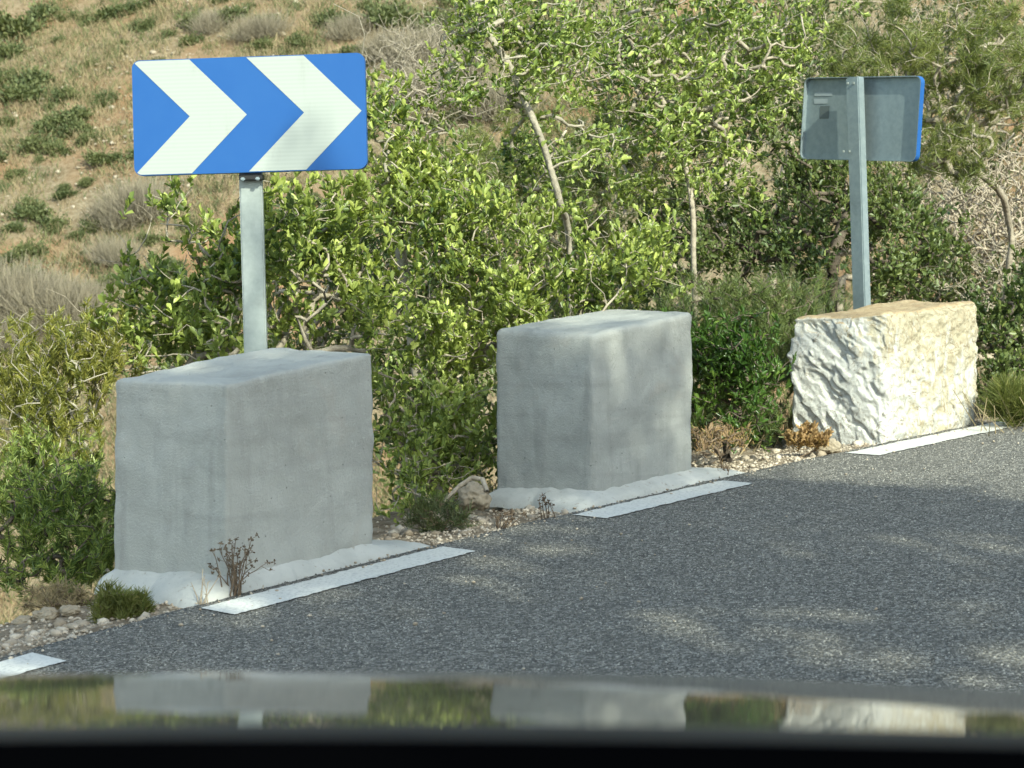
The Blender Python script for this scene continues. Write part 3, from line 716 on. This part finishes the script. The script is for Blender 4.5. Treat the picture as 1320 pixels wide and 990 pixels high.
plant('slender_tree', 'sparse tall tree with a pale leaning trunk between the signs', 'tree',
      [(640, 60, 9.6, 90, 60, .4), (690, 100, 9.6, 60, 50, .3), (600, 20, 9.5, 45, 45, .3), (740, 40, 9.7, 60, 60, .3), (730, 200, 9.9, 70, 50, .3), (570, 110, 9.5, 40, 30, .2)],
      rootat(740, 9.9), 640, MID, 'pale', 25, twigs=150, rmax=0.017,
      path=[P(735, 330, 9.8), P(722, 262, 9.6), P(706, 205, 9.55), P(690, 160, 9.5), P(676, 130, 9.5), P(660, 90, 9.5), P(640, 60, 9.5), P(622, 30, 9.5), P(605, 0, 9.5)], bare=0.15)
plant('slender_tree', 'tall leafy tree with thin upright stems left of the grey sign back', 'tree',
      [(880, 60, 10.6, 110, 80, .5), (800, 110, 10.5, 70, 90, .4), (960, 90, 11.2, 70, 90, .3), (850, 200, 10.5, 80, 70, .4), (960, 210, 11.1, 60, 70, .25), (1010, 30, 11.3, 60, 50, .3)],
      rootat(895, 10.8), 1350, ('ros', 'mastic', 13, 0.034, 0.016, 0.10), 'grey', 26, twigs=240, rmax=0.015,
      path=[P(896, 400, 10.5), P(894, 330, 10.4), P(893, 270, 10.4), P(880, 200, 10.5), P(850, 120, 10.5), P(805, 40, 10.5)], bare=0.10)
plant('dark_oak', 'dark green tree with forked trunk behind the grey sign back', 'tree',
      [(1010, 290, 11.3, 90, 70, .5), (1150, 290, 11.3, 80, 70, .5), (930, 320, 11.0, 60, 70, .4), (1080, 230, 11.5, 80, 40, .4), (1170, 350, 11.0, 70, 40, .4), (1020, 180, 11.6, 60, 50, .3), (870, 310, 10.9, 50, 70, .3)],
      rootat(1075, 11.6), 1250, ('ros', 'oak', 13, 0.034, 0.017, 0.11), 'dark', 27, twigs=120, rmax=0.036,
      path=[P(1072, 400, 11.3), P(1074, 350, 11.2), P(1080, 310, 11.2), P(1095, 270, 11.4)])
plant('glossy_shrub', 'low glossy green shrub between the middle block and the white stone', 'shrub',
      [(935, 450, 9.3, 50, 42, .25), (965, 500, 9.2, 35, 35, .2), (985, 545, 9.1, 28, 22, .12), (905, 480, 9.3, 25, 50, .2)],
      rootat(945, 9.5), 420, ('ros', 'shiny', 13, 0.034, 0.013, 0.09), 'dark', 28)
plant('dark_shrub', 'dark needle leaved shrub in deep shade just left of and behind the white stone', 'shrub',
      [(960, 390, 10.3, 80, 55, .35), (1000, 450, 10.2, 50, 60, .3), (1050, 400, 10.6, 60, 40, .3), (870, 430, 9.8, 40, 60, .2), (1000, 530, 9.9, 40, 40, .2)],
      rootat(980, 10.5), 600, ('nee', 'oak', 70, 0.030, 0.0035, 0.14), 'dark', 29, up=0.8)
plant('dark_shrub', 'dark shrub at the right frame edge beside the white stone', 'shrub',
      [(1300, 440, 10.8, 45, 70, .35), (1270, 400, 11.2, 50, 40, .3), (1330, 380, 10.9, 40, 60, .3), (1290, 490, 10.4, 40, 30, .2)],
      rootat(1300, 11.0), 420, ('ros', 'oak', 12, 0.034, 0.018, 0.10), 'dark', 30)
plant('aleppo_pine', 'yellow green pine with pale twigs in the top right corner', 'tree',
      [(1230, 70, 12.6, 100, 80, .5), (1150, 60, 12.4, 80, 60, .4), (1215, 185, 12.4, 55, 50, .4), (1300, 20, 12.8, 60, 50, .4), (1310, 100, 12.9, 40, 45, .3)],
      rootat(1340, 13.0), 800, ('nee', 'pine', 46, 0.060, 0.0042, 0.12), 'grey', 31, twigs=260, rmax=0.022, bare=0.12, up=0.2)
plant('aleppo_pine', 'fuzzy olive pine sapling showing through the gap between the slender trees', 'tree',
      [(790, 190, 11.8, 60, 70, .4), (640, 190, 11.5, 60, 50, .4), (760, 270, 11.6, 60, 50, .3), (900, 150, 12.0, 60, 60, .3)],
      rootat(770, 12.0), 440, ('nee', 'pine', 50, 0.050, 0.004, 0.12), 'dry', 32, twigs=60, rmax=0.02, up=0.3)
plant('heath_bush', 'yellow green upright bush with pale bare stems left of the nearest block', 'shrub',
      [(75, 460, 8.0, 65, 55, .35), (20, 480, 8.1, 35, 60, .3), (120, 440, 8.1, 40, 45, .25), (50, 540, 7.9, 60, 50, .25)],
      rootat(150, 8.1), 480, ('nee', 'heath', 46, 0.026, 0.0055, 0.10), 'pale', 33, twigs=140, clump=0.07, rt=0.0013, pw=0.36, up=0.9, tilt=0.9, wob=0.05, per=6)
plant('dark_bush', 'dark green rounded bush at lower left beside the nearest block', 'shrub',
      [(60, 690, 7.5, 75, 75, .3), (120, 640, 7.5, 40, 70, .2), (10, 640, 7.7, 50, 70, .3), (110, 730, 7.3, 30, 35, .12), (60, 600, 7.8, 70, 40, .2)],
      rootat(70, 7.7), 560, ('nee', 'mastic', 52, 0.027, 0.0055, 0.11), 'dark', 34, twigs=40, up=0.6)

# shrubs deeper in the thicket, down the slope
deep = [
    ('olive green shrub on the slope left of the pale leaning trunk', (560, 330, 12.5), [(560, 330, 12.5, 90, 80, .5), (600, 240, 12.8, 60, 60, .4)]),
    ('olive green shrub down the slope behind the bright leafy shrub', (700, 330, 13.5), [(700, 330, 13.5, 110, 90, .6), (700, 220, 13.8, 80, 50, .4)]),
    ('olive green shrub down the slope behind the tall leafy tree', (880, 260, 14.0), [(880, 260, 14, 110, 100, .6), (860, 120, 14.4, 90, 90, .5), (980, 90, 14.5, 90, 90, .5)]),
    ('olive green shrub down the slope behind the grey sign back', (1080, 250, 15.0), [(1080, 250, 15, 110, 100, .6), (1100, 120, 15.3, 100, 90, .6)]),
    ('olive green shrub down the slope under the corner pine', (1230, 330, 14.0), [(1190, 370, 14, 75, 60, .5), (1290, 420, 14.4, 60, 40, .4)]),
    ('olive green shrub far down the slope in the top right corner behind the pine', (1180, 90, 17.5), [(1150, 60, 17.5, 110, 90, .7), (1290, 150, 17.8, 80, 110, .7), (1270, 20, 18, 90, 60, .6)]),
    ('olive green shrub far down the slope between the tall leafy tree and the corner pine', (1040, 60, 17.0), [(1040, 40, 17, 100, 80, .7), (940, 30, 17.4, 90, 70, .6), (780, 40, 17, 110, 70, .6)]),
    ('dark olive shrub low behind the middle block', (800, 440, 11.5), [(800, 430, 11.5, 130, 60, .5), (880, 520, 10.6, 60, 60, .3)]),
    ('dark olive shrub low behind the gap between the grey blocks', (560, 480, 10.8), [(560, 460, 10.8, 110, 90, .5), (570, 580, 10.0, 80, 60, .3)]),
    ('dark olive shrub low behind the nearest block', (300, 420, 10.2), [(300, 430, 10.2, 150, 60, .5), (420, 340, 10.5, 100, 80, .4)]),
]
for q, (lab, (rx, ry, rd), blobs) in enumerate(deep):
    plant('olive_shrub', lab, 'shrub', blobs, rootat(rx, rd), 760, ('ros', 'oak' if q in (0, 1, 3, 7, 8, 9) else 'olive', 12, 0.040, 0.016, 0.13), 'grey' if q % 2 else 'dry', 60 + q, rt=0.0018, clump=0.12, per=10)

# bare grey brushwood
def brush(name, lab, px, py, d, rx, ry, rz, n, rt, bark, seed, grp='bare brushwood on the slope', rootdz=None):
    plant(name, lab, 'bush', [(px, py, d, rx, ry, rz)], rootat(px, d + 0.1), n, CAROB, bark, seed, grp, bare=1.01, rt=rt, pw=0.33, rmax=0.012, clump=0.12 * d / 12, per=6, wob=0.05, tilt=0.9, shell=0.5)
brush('bare_bush', 'pale grey leafless bush on the slope right of the sign back', 1268, 262, 15.0, 75, 75, .6, 1500, 0.0030, 'dry', 71)
brush('bare_bush', 'thin grey leafless bush in the gap right of the dark oak', 1290, 350, 13.5, 60, 60, .5, 260, 0.0025, 'grey', 72)

brush('bare_bush', 'large pale grey leafless bush at the top right behind the pine', 1230, 120, 18.5, 130, 130, .9, 1300, 0.0036, 'dry', 73)
brush('bare_bush', 'grey leafless bush at the top between chevron sign and pale trunk', 545, 85, 17.5, 55, 60, .6, 900, 0.0017, 'grey', 74)

# ------------------------------------------------------------------ the tree behind the camera that shades blocks and road
se1 = unit(np.cross([0, 0, 1.0], sun_dir)); se2 = np.cross(sun_dir, se1)
def sunpt(a, b, k): return a * se1 + b * se2 + k * sun_dir
def shade_tree(label, clumps, ctr, base, n, seed, leafsz=0.075):
    r = np.random.default_rng(seed); T = []
    wt = np.array([c_[2] * c_[3] * c_[4] for c_ in clumps]); wt /= wt.sum()
    for q in r.choice(len(clumps), n // 6, p=wt):
        a, b, ra, rb_, dens = clumps[q]
        th, rr_ = r.random() * 2 * math.pi, math.sqrt(r.random())
        c_ = sunpt(a + ra * rr_ * math.cos(th), b + rb_ * rr_ * math.sin(th), ctr + r.normal() * 0.8)
        T.append(c_ + r.normal(size=(6, 3)) * 0.11)
    T = np.concatenate(T); bx, by = base; zb = tz(bx, by); c_ = T.mean(0)
    pts = [np.array([bx, by, zb - 0.1]) * (1 - t) + (c_ - np.array([0, 0, 0.9])) * t + r.normal(size=3) * 0.06 * (0 < t < 1) for t in np.linspace(0, 1, 8)]
    A, par, rr_, tipn = grow(pts, T, step=0.25, rt=0.004, pw=0.5, rmax=0.16, r=r)
    e = empty('roadside_pine', tuple(pts[0])); tag(e, label, 'tree', 'trees across the road')
    v, f = branch_mesh(A, par, np.maximum(rr_, 0.004), 6); link('branches', npmesh('branches', v, f, True), BK['dark'], e)
    v, f = rosettes(A, par, tipn, 13, leafsz, leafsz * 0.42, 0.16, spread=1.1, r=r); link('foliage', npmesh('foliage', v, f), ML['shade'], e)
CL = [(2.62, 3.82, 0.42, 0.42, 2.4), (1.85, 3.52, 0.3, 0.25, 1.5), (4.5, 4.42, 0.16, 0.14, 2), (4.25, 4.15, 0.30, 0.30, 1.1), (4.65, 3.75, 0.2, 0.3, 0.9), (4.85, 3.38, 0.28, 0.26, 2.2), (3.55, 4.55, 0.32, 0.28, 1.5), (4.72, 3.95, 0.22, 0.20, 2), (3.72, 4.48, 0.38, 0.26, 2), (5.45, 5.08, 0.40, 0.10, 1.5), (1.7, 4.15, 0.45, 0.25, 1.5), (2.2, 3.3, 1.1, 0.95, 1), (1.0, 2.6, 1.2, 1.2, 1), (3.3, 3.55, 0.9, 0.6, 1), (3.9, 3.9, 0.55, 0.50, 1), (3.2, 2.4, 1.3, 0.9, 1), (4.3, 3.0, 0.75, 0.8, 1), (4.75, 3.4, 0.42, 0.35, 1), (3.35, 4.45, 0.3, 0.2, .5), (2.70, 4.70, 0.10, 0.12, 3), (2.5, 3.95, 0.5, 0.42, 1.2), (3.75, 4.3, 0.4, 0.25, 1), (1.2, 3.9, 0.8, 0.45, 1), (3.06, 4.90, 0.03, 0.04, 8), (1.5, 1.4, 2.0, 0.8, 1)]
tcen = sunpt(2.8, 3.0, 8.0)
shade_tree('roadside pine across the road behind the camera', CL, 8.0, (tcen[0] + 0.3, tcen[1] - 0.2), 6400, 91)

# ------------------------------------------------------------------ far hillside
def dome_bush(name, n, leaf, seed, flat=0.75):
    r = np.random.default_rng(seed); nc = 26
    cc = unit(r.normal(size=(nc, 3))) * r.uniform(0.35, 0.85, (nc, 1)); cc[:, 2] = np.abs(cc[:, 2]) * flat
    k = r.integers(0, nc, n); p = cc[k] * 0.5 + r.normal(size=(n, 3)) * 0.085
    d = unit(p + np.array([0, 0, 0.35]) + r.normal(size=p.shape) * 0.3)
    v, f = leaf_geo(p, d, unit(r.normal(size=p.shape) + np.array([0, 0, 1.0])), leaf * r.uniform(.7, 1.3, n), leaf * 0.5 * r.uniform(.7, 1.3, n))
    return npmesh(name, v, f)
SCR = [dome_bush('scrub_bush', 1500, 0.085, 100 + k) for k in range(5)]
for me in SCR: me.materials.append(ML['scrub'])
GSC = []
for k in range(3):
    r = np.random.default_rng(130 + k); n = 1100
    d = unit(np.column_stack([r.normal(size=n) * .6, r.normal(size=n) * .6, np.abs(r.normal(size=n)) + .35])); b = np.column_stack([r.normal(size=(n, 2)) * 0.18, np.zeros(n)]) + d * r.uniform(0, .25, (n, 1))
    v, f = blade_geo(b, d, r.uniform(.25, .55, n), np.full(n, 0.008)); me = npmesh('grey_brush', v, f); me.materials.append(ML['greyscrub']); GSC.append(me)
hill_px = [(25, 25, 45), (78, 50, 15), (30, 110, 40), (47, 97, 30), (97, 144, 35), (72, 190, 22), (8, 152, 18), (131, 127, 17), (186, 27, 18), (220, 40, 15), (25, 220, 20), (38, 260, 22), (68, 292, 15), (38, 318, 25), (110, 231, 15), (140, 360, 20), (150, 10, 30), (178, 4, 22), (385, 50, 24), (430, 20, 30), (500, 12, 45), (560, 20, 40), (115, 175, 18), (62, 160, 24), (90, 118, 22), (15, 180, 14), (85, 240, 12), (52, 205, 12), (300, 15, 26), (250, 25, 24), (455, 60, 24), (150, 200, 12), (20, 290, 18), (100, 300, 14), (340, 55, 18), (120, 80, 12), (600, 70, 30), (570, 160, 26), (12, 60, 30), (60, 10, 35)]
r = np.random.default_rng(77)
for (px, py, hw) in hill_px:
    p = hit(px, py + hw * 0.35, 24); dd = (p - CAM) @ fwd; sc_ = hw * dd / F / 0.5
    o = bpy.data.objects.new('scrub_bush', SCR[r.integers(0, 5)]); col.objects.link(o); o.location = (p[0], p[1], p[2] - 0.1 * sc_)
    o.rotation_euler = (0, 0, r.random() * 6.28); o.scale = (sc_, sc_, sc_ * r.uniform(.75, 1.05))
    tag(o, 'olive green scrub bush dotted on the dry far hillside', 'shrub', 'scrub bushes on the far hillside')
for k in range(170):
    px, py = r.uniform(-60, 640), r.uniform(-10, 420); p = hit(px, py, 24); sc_ = 0.22 + 0.75 * r.random() ** 2
    o = bpy.data.objects.new('scrub_bush', SCR[r.integers(0, 5)]); col.objects.link(o); o.location = (p[0], p[1], p[2] - 0.08)
    o.rotation_euler = (0, 0, r.random() * 6.28); o.scale = (sc_, sc_, sc_ * r.uniform(.6, 1.0))
    tag(o, 'olive green scrub bush dotted on the dry far hillside', 'shrub', 'scrub bushes on the far hillside')
for (px, py, hw) in [(175, 262, 38), (150, 280, 26), (25, 385, 50), (70, 400, 45), (540, 72, 40), (590, 90, 30), (500, 60, 26), (330, 34, 24), (280, 26, 20), (450, 30, 22), (620, 130, 40), (560, 110, 40), (150, 330, 24), (105, 385, 28), (20, 430, 30)]:
    for q in range(2):
        p = hit(px + r.normal() * hw * .3, py + hw * 0.5 + r.normal() * 5, 24); dd = (p - CAM) @ fwd; sc_ = hw * dd / F / 0.42
        o = bpy.data.objects.new('grey_bush', GSC[r.integers(0, 3)]); col.objects.link(o); o.location = (p[0], p[1], p[2] - 0.05)
        o.rotation_euler = (0, 0, r.random() * 6.28); o.scale = (sc_, sc_, sc_)
        tag(o, 'grey leafless twiggy bush on the dry far hillside', 'shrub', 'grey bushes on the far hillside')
# dry grass and low growth all over the slope
def grass_field(name, n, pxr, dr, blades, L, Wd, mt, seed, lean=0.5):
    r = np.random.default_rng(seed); d = r.uniform(dr[0], dr[1], n); px = r.uniform(*pxr, n)
    x = (px - W / 2) / F * d; y = d; ok = vnoise(x * 0.6, y * 0.6) + r.normal(size=n) * 0.25 > -0.1; x, y = x[ok], y[ok]
    k = np.repeat(np.arange(len(x)), blades); b = np.column_stack([x[k] + r.normal(size=len(k)) * .10, y[k] + r.normal(size=len(k)) * .10]); z = terrain(b[:, 0], b[:, 1])
    base = np.column_stack([b, z - 0.02]); dv = np.column_stack([r.normal(size=(len(k), 2)) * lean, np.ones(len(k))])
    v, f = blade_geo(base, dv, L * r.uniform(.5, 1.3, len(k)), np.full(len(k), Wd))
    o = link(name, npmesh(name, v, f), mt); tag(o, kind='stuff'); return o
grass_field('dry_grass', 9000, (-120, 760), (27, 58), 16, 0.22, 0.016, ML['drygrass'], 5)
grass_field('low_scrub', 8500, (-120, 760), (27, 58), 16, 0.18, 0.022, ML['scrub'], 6, 0.7)
grass_field('low_scrub', 9000, (680, 1450), (19, 50), 16, 0.22, 0.020, ML['olive'], 12, 0.7)
grass_field('slope_grass', 2200, (-60, 1400), (9.5, 26), 12, 0.22, 0.008, ML['drygrass'], 7)

# stones: rubble on the hill and gravel on the verge
def stones(name, pts, sizes, mt, seed):
    r = np.random.default_rng(seed); bm = bmesh.new(); bmesh.ops.create_icosphere(bm, subdivisions=1, radius=1)
    base = np.array([v.co[:] for v in bm.verts]); fc = np.array([[v.index for v in f.verts] for f in bm.faces]); bm.free()
    n = len(pts); sh = 1 + r.normal(size=(n, len(base))) * 0.16; sq = r.uniform(0.55, 1.1, (n, 1, 3)); sq[:, :, 2] *= 0.7
    v = base[None] * sh[:, :, None] * sq * np.asarray(sizes)[:, None, None]
    a = r.random(n) * 6.28; ca, sa = np.cos(a)[:, None], np.sin(a)[:, None]
    v = np.stack([v[..., 0] * ca - v[..., 1] * sa, v[..., 0] * sa + v[..., 1] * ca, v[..., 2]], -1) + pts[:, None]
    f = fc[None] + (np.arange(n) * len(base))[:, None, None]
    o = link(name, npmesh(name, v.reshape(-1, 3), f.reshape(-1, 3)), mt); return o
def stone_mat(name, a, b):
    m = Mat(name, 0.9, 0.2); g_ = m.n.new('ShaderNodeNewGeometry').outputs['Random Per Island']
    m.color(m.mix(m.ramp(m.noise(60, 4), [(0.4, 0), (0.7, 0.4)]), m.ramp(g_, [(0, a), (1, b)]), tuple(0.7 * k for k in a))); m.bump(m.noise(90, 4), 0.004, 0.6); return m.m
MROCK = stone_mat('limestone', (0.24, 0.20, 0.14), (0.42, 0.36, 0.28)); MGRAV = stone_mat('gravel_stone', (0.28, 0.23, 0.17), (0.56, 0.49, 0.40))
n = 6000; d = r.uniform(28, 56, n); px = r.uniform(-80, 700, n); x = (px - W / 2) / F * d
ok = vnoise(x * 0.35 + 3, d * 0.35) > 0.12; x, d = x[ok], d[ok]
tag(stones('hill_rubble', np.column_stack([x, d, terrain(x, d) + 0.02]), 0.025 + 0.055 * r.random(len(x)) ** 3, MROCK, 8), kind='stuff')
P_, S_ = [], []
for k in range(9000):
    s_ = r.uniform(-2.2, 4.8); o_ = EDGE + 0.03 + abs(r.normal()) * 0.42
    x_, y_ = xy(s_, float(line_t(s_)) + o_); z_ = tz(x_, y_)
    sz = 0.004 + 0.008 * r.random() ** 2 + (0.025 * r.random() if r.random() < 0.05 else 0)
    P_.append((x_, y_, z_ + sz * 0.2)); S_.append(sz)
for k in range(420):
    s_ = r.uniform(-1.6, 4.8); o_ = LW + 0.05 + r.normal() * 0.05 if k < 300 else -abs(r.normal()) * 0.7; x_, y_ = xy(s_, float(line_t(s_)) + o_); sz = 0.003 + 0.006 * r.random() ** 2
    P_.append((x_, y_, road_z(x_, y_) + 0.003 + sz * .3)); S_.append(sz)
tag(stones('gravel', np.array(P_), np.array(S_), MGRAV, 9), kind='stuff')
def rock(label, p, size, seed, mt=MROCK):
    bm = bmesh.new(); bmesh.ops.create_icosphere(bm, subdivisions=5, radius=1)
    for v in bm.verts:
        q = v.co.copy() + Vector((seed, 0, 0)); k = 1 + 0.30 * mnoise.fractal(q * 1.1, 1, 2, 3) + 0.12 * mnoise.fractal(q * 4, 1, 2, 3)
        v.co = Vector((v.co.x * size[0] * k, v.co.y * size[1] * k, v.co.z * size[2] * k)) + Vector(p)
    o = bmesh_to('rock', bm, mt, None, True); tag(o, label, 'rock')
def grd(px, py, d): q = P(px, py, d); return np.array([q[0], q[1], tz(q[0], q[1])])
p = grd(612, 660, 7.95); rock('pale weathered rock sheltering in the gap beside the middle block', (p[0], p[1], P(612, 640, 7.95)[2]), (0.060, 0.06, 0.055), 3)
p = grd(1070, 563, 9.25); rock('small pale rock beside the dry plant at the foot of the white stone', (p[0], p[1], p[2] + 0.03), (0.05, 0.05, 0.035), 9)
for k, (px, py, s_) in enumerate([(60, 806, .045), (30, 812, .03), (90, 798, .035)]):
    q = P(px, py, 6.75); zt = tz(q[0], q[1]); rock(['largest pale stone in the gravel at far left', 'pale stone at the left frame edge in the gravel', 'pale stone in the gravel left of the small green tuft'][k], (q[0], q[1], zt + s_ * .3), (s_, s_ * .8, s_ * .55), 20 + k)

# small growth on the verge
def weed(label, px, py, d, h, stems, spread, seed, heads=True, bend=0.25, bark='brown'):
    r = np.random.default_rng(seed); q = G(px, py); b0 = np.array([q[0], q[1], road_z(q[0], q[1])]); P0, P1, R0, R1 = [], [], [], []
    hp = []
    for k in range(stems):
        p = b0 + np.append(r.normal(size=2) * 0.012, -0.02); dv = unit(np.append(r.normal(size=2) * spread, 1.0)); hh = h * r.uniform(.55, 1.0); n = 7
        for j in range(n):
            q_ = p + dv * hh / n; P0.append(p); P1.append(q_); R0.append(0.0020 * (1 - j / n) + .0009); R1.append(0.0020 * (1 - (j + 1) / n) + .0009)
            if j > 2 and r.random() < 0.6:
                sd = unit(dv + r.normal(size=3) * 0.7); e_ = q_ + sd * h * r.uniform(.06, .16); P0.append(q_); P1.append(e_); R0.append(.0009); R1.append(.0006); hp.append(e_)
            p = q_; dv = unit(dv + r.normal(size=3) * bend * 0.6)
        hp.append(p)
    v, f = tubes(np.array(P0), np.array(P1), np.array(R0), np.array(R1), 4)
    if heads:
        hp = np.array(hp); n = np.repeat(np.arange(len(hp)), 5); v2, f2 = leaf_geo(hp[n], unit(r.normal(size=(len(n), 3)) + [0, 0, .4]), r.normal(size=(len(n), 3)), np.full(len(n), .011), np.full(len(n), .006))
        f = np.vstack([f, f2 + len(v)]); v = np.vstack([v, v2])
    tag(link('dry_weed', npmesh('dry_weed', v, f), BK[bark]), label, 'weed', 'dry weeds at the road edge')
weed('tall dark dry weed standing against the near corner of the nearest block', 303, 767, 6.5, 0.22, 20, 0.15, 41)
weed('thin bare weed stems leaning left beside the tall dry weed', 262, 778, 6.5, 0.15, 6, 0.30, 42, False, 0.15, 'dry')
weed('thin dark weed at the foot of the middle block next to the white dash', 705, 668, 7.7, 0.12, 5, 0.22, 43)
weed('low dry weed left of the foot of the middle block', 648, 678, 7.6, 0.10, 12, 0.5, 44)
weed('small dry weed in the sunlit gravel right of the middle block', 940, 612, 8.4, 0.09, 9, 0.45, 45, False)
def mini(name, label, cat, px, py, d, rx, ry, rz, n, leaf, bark, seed, **kw):
    plant(name, label, cat, [(px, py, d, rx, ry, rz)], rootat(px, d), n, leaf, bark, seed, 'small plants on the verge', clump=0.012, per=6, rt=0.0009, rmax=0.005, **kw)
mini('green_tuft', 'small bushy green tuft at the left foot of the nearest block', 'plant', 160, 782, 6.42, 38, 27, .08, 240, ('nee', 'grass', 40, 0.030, 0.003, 0.05), 'brown', 51, up=1.0)
mini('dry_succulent', 'dry orange brown plant at the left foot of the white stone', 'plant', 1040, 560, 9.15, 28, 13, .07, 130, ('ros', 'dryplant', 14, 0.022, 0.010, 0.04), 'brown', 52, up=0.9)
mini('dry_brush', 'tangle of brown dry twigs right of the middle block', 'bush', 930, 565, 8.95, 45, 26, .12, 300, ('nee', 'dryplant', 6, 0.02, 0.003, 0.05), 'brown', 53, bare=0.6, wob=0.35)
mini('dry_brush', 'brown dry twigs and dead grass low between the two grey blocks', 'bush', 570, 665, 7.75, 45, 25, .12, 200, ('nee', 'olive', 14, 0.045, 0.003, 0.05), 'brown', 54, bare=0.4, wob=0.3)
mini('dry_brush', 'brown dry twigs under the dark bush at lower left', 'bush', 85, 775, 7.0, 60, 22, .12, 240, ('nee', 'drygrass', 12, 0.05, 0.003, 0.05), 'brown', 55, bare=0.4, wob=0.3)
mini('grass_tuft', 'clump of long dry grass at the right frame edge by the white stone', 'grass', 1305, 520, 9.75, 26, 24, .1, 90, ('nee', 'grass', 26, 0.11, 0.004, 0.06), 'brown', 56, up=1.0)
# dead branch lying over the rock in the gap
q = [P(548, 672, 7.95), P(572, 648, 7.98), P(592, 627, 8.0), P(608, 616, 8.0), P(622, 618, 7.98), P(628, 634, 7.9)]
v, f = tubes(np.array(q[:-1]), np.array(q[1:]), np.full(5, .010), np.full(5, .009), 7)
o = link('dead_branch', npmesh('dead_branch', v, f, True), BK['dry']); tag(o, 'pale dead branch arching over the rock between the grey blocks', 'branch')

# ------------------------------------------------------------------ the car the photograph was taken from
LT, RC, TS = 1.5, 6.2, 0.2057
def hood_z(l, w_):
    d = l - LT; z = HC - TS * LT - TS * d - d * d / (2 * RC)
    z = z - np.maximum(l - 1.72, 0) ** 2 * 2.2
    return z - 0.045 * w_ - 0.06 * w_ * w_ - np.maximum(np.abs(w_) - 0.62, 0) ** 2 * 1.6
m = Mat('dark_car_paint', 0.45, 0.2); m.color((0.018, 0.021, 0.024)); m.b.inputs['Metallic'].default_value = 0.3
m.b.inputs['Coat Weight'].default_value = 0.88; m.b.inputs['Coat Roughness'].default_value = 0.025; m.b.inputs['Coat IOR'].default_value = 1.45; cn = m.N('ShaderNodeBump', Strength=0.6, Distance=0.003); m.L(m.noise(5.5, 2), cn.inputs['Height']); m.L(cn.outputs[0], m.b.inputs['Coat Normal'])
MPNT = m.m
def black(name, c_, rough):
    m = Mat(name, rough, 0.0 if 'dash' in name else 0.15); m.color(c_); return m.m
MPLAST, MDASH, MTYRE = black('cowl_plastic', (0.014, 0.017, 0.019), 0.7), black('dashboard_vinyl', (0.0018, 0.0018, 0.002), 0.95), black('tyre_rubber', (0.02, 0.02, 0.02), 0.9)  # dashboard colour is near-black, standing in for the shade of the missing roof
car = empty('car', (0, 1.4, PA[2] - 0.1)); tag(car, 'dark car at the bottom of the frame, its glossy bonnet mirroring the blocks', 'car')
ll = np.concatenate([np.linspace(0.93, 1.72, 70), np.linspace(1.74, 2.12, 24)]); ww = np.linspace(-0.84, 0.84, 90)
Wg, Lg = np.meshgrid(ww, ll); link('bonnet', gridmesh('bonnet', Wg, Lg, hood_z(Lg, Wg)), MPNT, car)
def strip(name, prof, mat, wd=0.84):
    """prof: (l, z above the eye line)"""
    pr = np.array(prof); wg, k = np.meshgrid(np.linspace(-wd, wd, 40), np.arange(len(pr)))
    return link(name, gridmesh(name, wg, pr[k, 0], HC + pr[k, 1] - 0.036 * wg - 0.05 * wg * wg), mat, car)
strip('cowl', [(0.99, -0.262), (0.955, -0.240), (0.935, -0.2165), (0.92, -0.213), (0.80, -0.192), (0.72, -0.176), (0.70, -0.172)], MPLAST)
strip('dashboard', [(0.705, -0.30), (0.70, -0.170), (0.68, -0.162), (0.62, -0.160), (0.50, -0.165), (0.35, -0.19), (0.28, -0.26)], MDASH, 0.70)
# flanks and nose under the bonnet, and the front wheels
bm = bmesh.new(); gz = PA[2] + 0.10
for sgn in (-1, 1):
    prev = None
    for l in np.linspace(0.70, 2.12, 40):
        zt = float(hood_z(np.array(max(l, .93)), np.array(0.84 * sgn))) - 0.004; arch = 0.36 ** 2 - (l - 1.45) ** 2
        zb = gz + 0.08 if arch < 0 else max(gz + 0.08, gz + 0.20 + math.sqrt(arch) * 0.9 - 0.02)
        zb = min(zb, zt - 0.03); a_, b_ = bm.verts.new((0.84 * sgn, l, zt)), bm.verts.new((0.86 * sgn, l, zb))
        if prev: bm.faces.new((prev[0], a_, b_, prev[1]) if sgn > 0 else (prev[1], b_, a_, prev[0]))
        prev = (a_, b_)
prev = None
for w_ in np.linspace(-0.84, 0.84, 30):
    zt = float(hood_z(np.array(2.12), np.array(w_))) - 0.004; c_ = [bm.verts.new((w_, 2.12 + dy, z)) for dy, z in ((0, zt), (0.06, zt - 0.1), (0.07, gz + .25), (0.0, gz + 0.08))]
    if prev:
        for k in range(3): bm.faces.new((prev[k], prev[k + 1], c_[k + 1], c_[k]))
    prev = c_
bmesh_to('body', bm, MPNT, car, True)
for sgn in (-1, 1):
    bm = bmesh.new(); bmesh.ops.create_cone(bm, cap_ends=True, segments=40, radius1=0.31, radius2=0.31, depth=0.19, matrix=Matrix.Translation((0.74 * sgn, 1.45, gz + 0.20)) @ Matrix.Rotation(rad(90), 4, 'Y'))
    bmesh.ops.bevel(bm, geom=[e_ for e_ in bm.edges if len(e_.link_faces) == 2 and abs(e_.calc_face_angle(0)) > 1], offset=0.03, segments=3, affect='EDGES')
    wh = bmesh_to('wheel', bm, MTYRE, car, True)
    bm = bmesh.new(); bmesh.ops.create_cone(bm, cap_ends=True, segments=40, radius1=0.20, radius2=0.20, depth=0.195, matrix=Matrix.Translation((0.745 * sgn, 1.45, gz + 0.20)) @ Matrix.Rotation(rad(90), 4, 'Y'))
    bmesh_to('rim', bm, MGALV, wh)
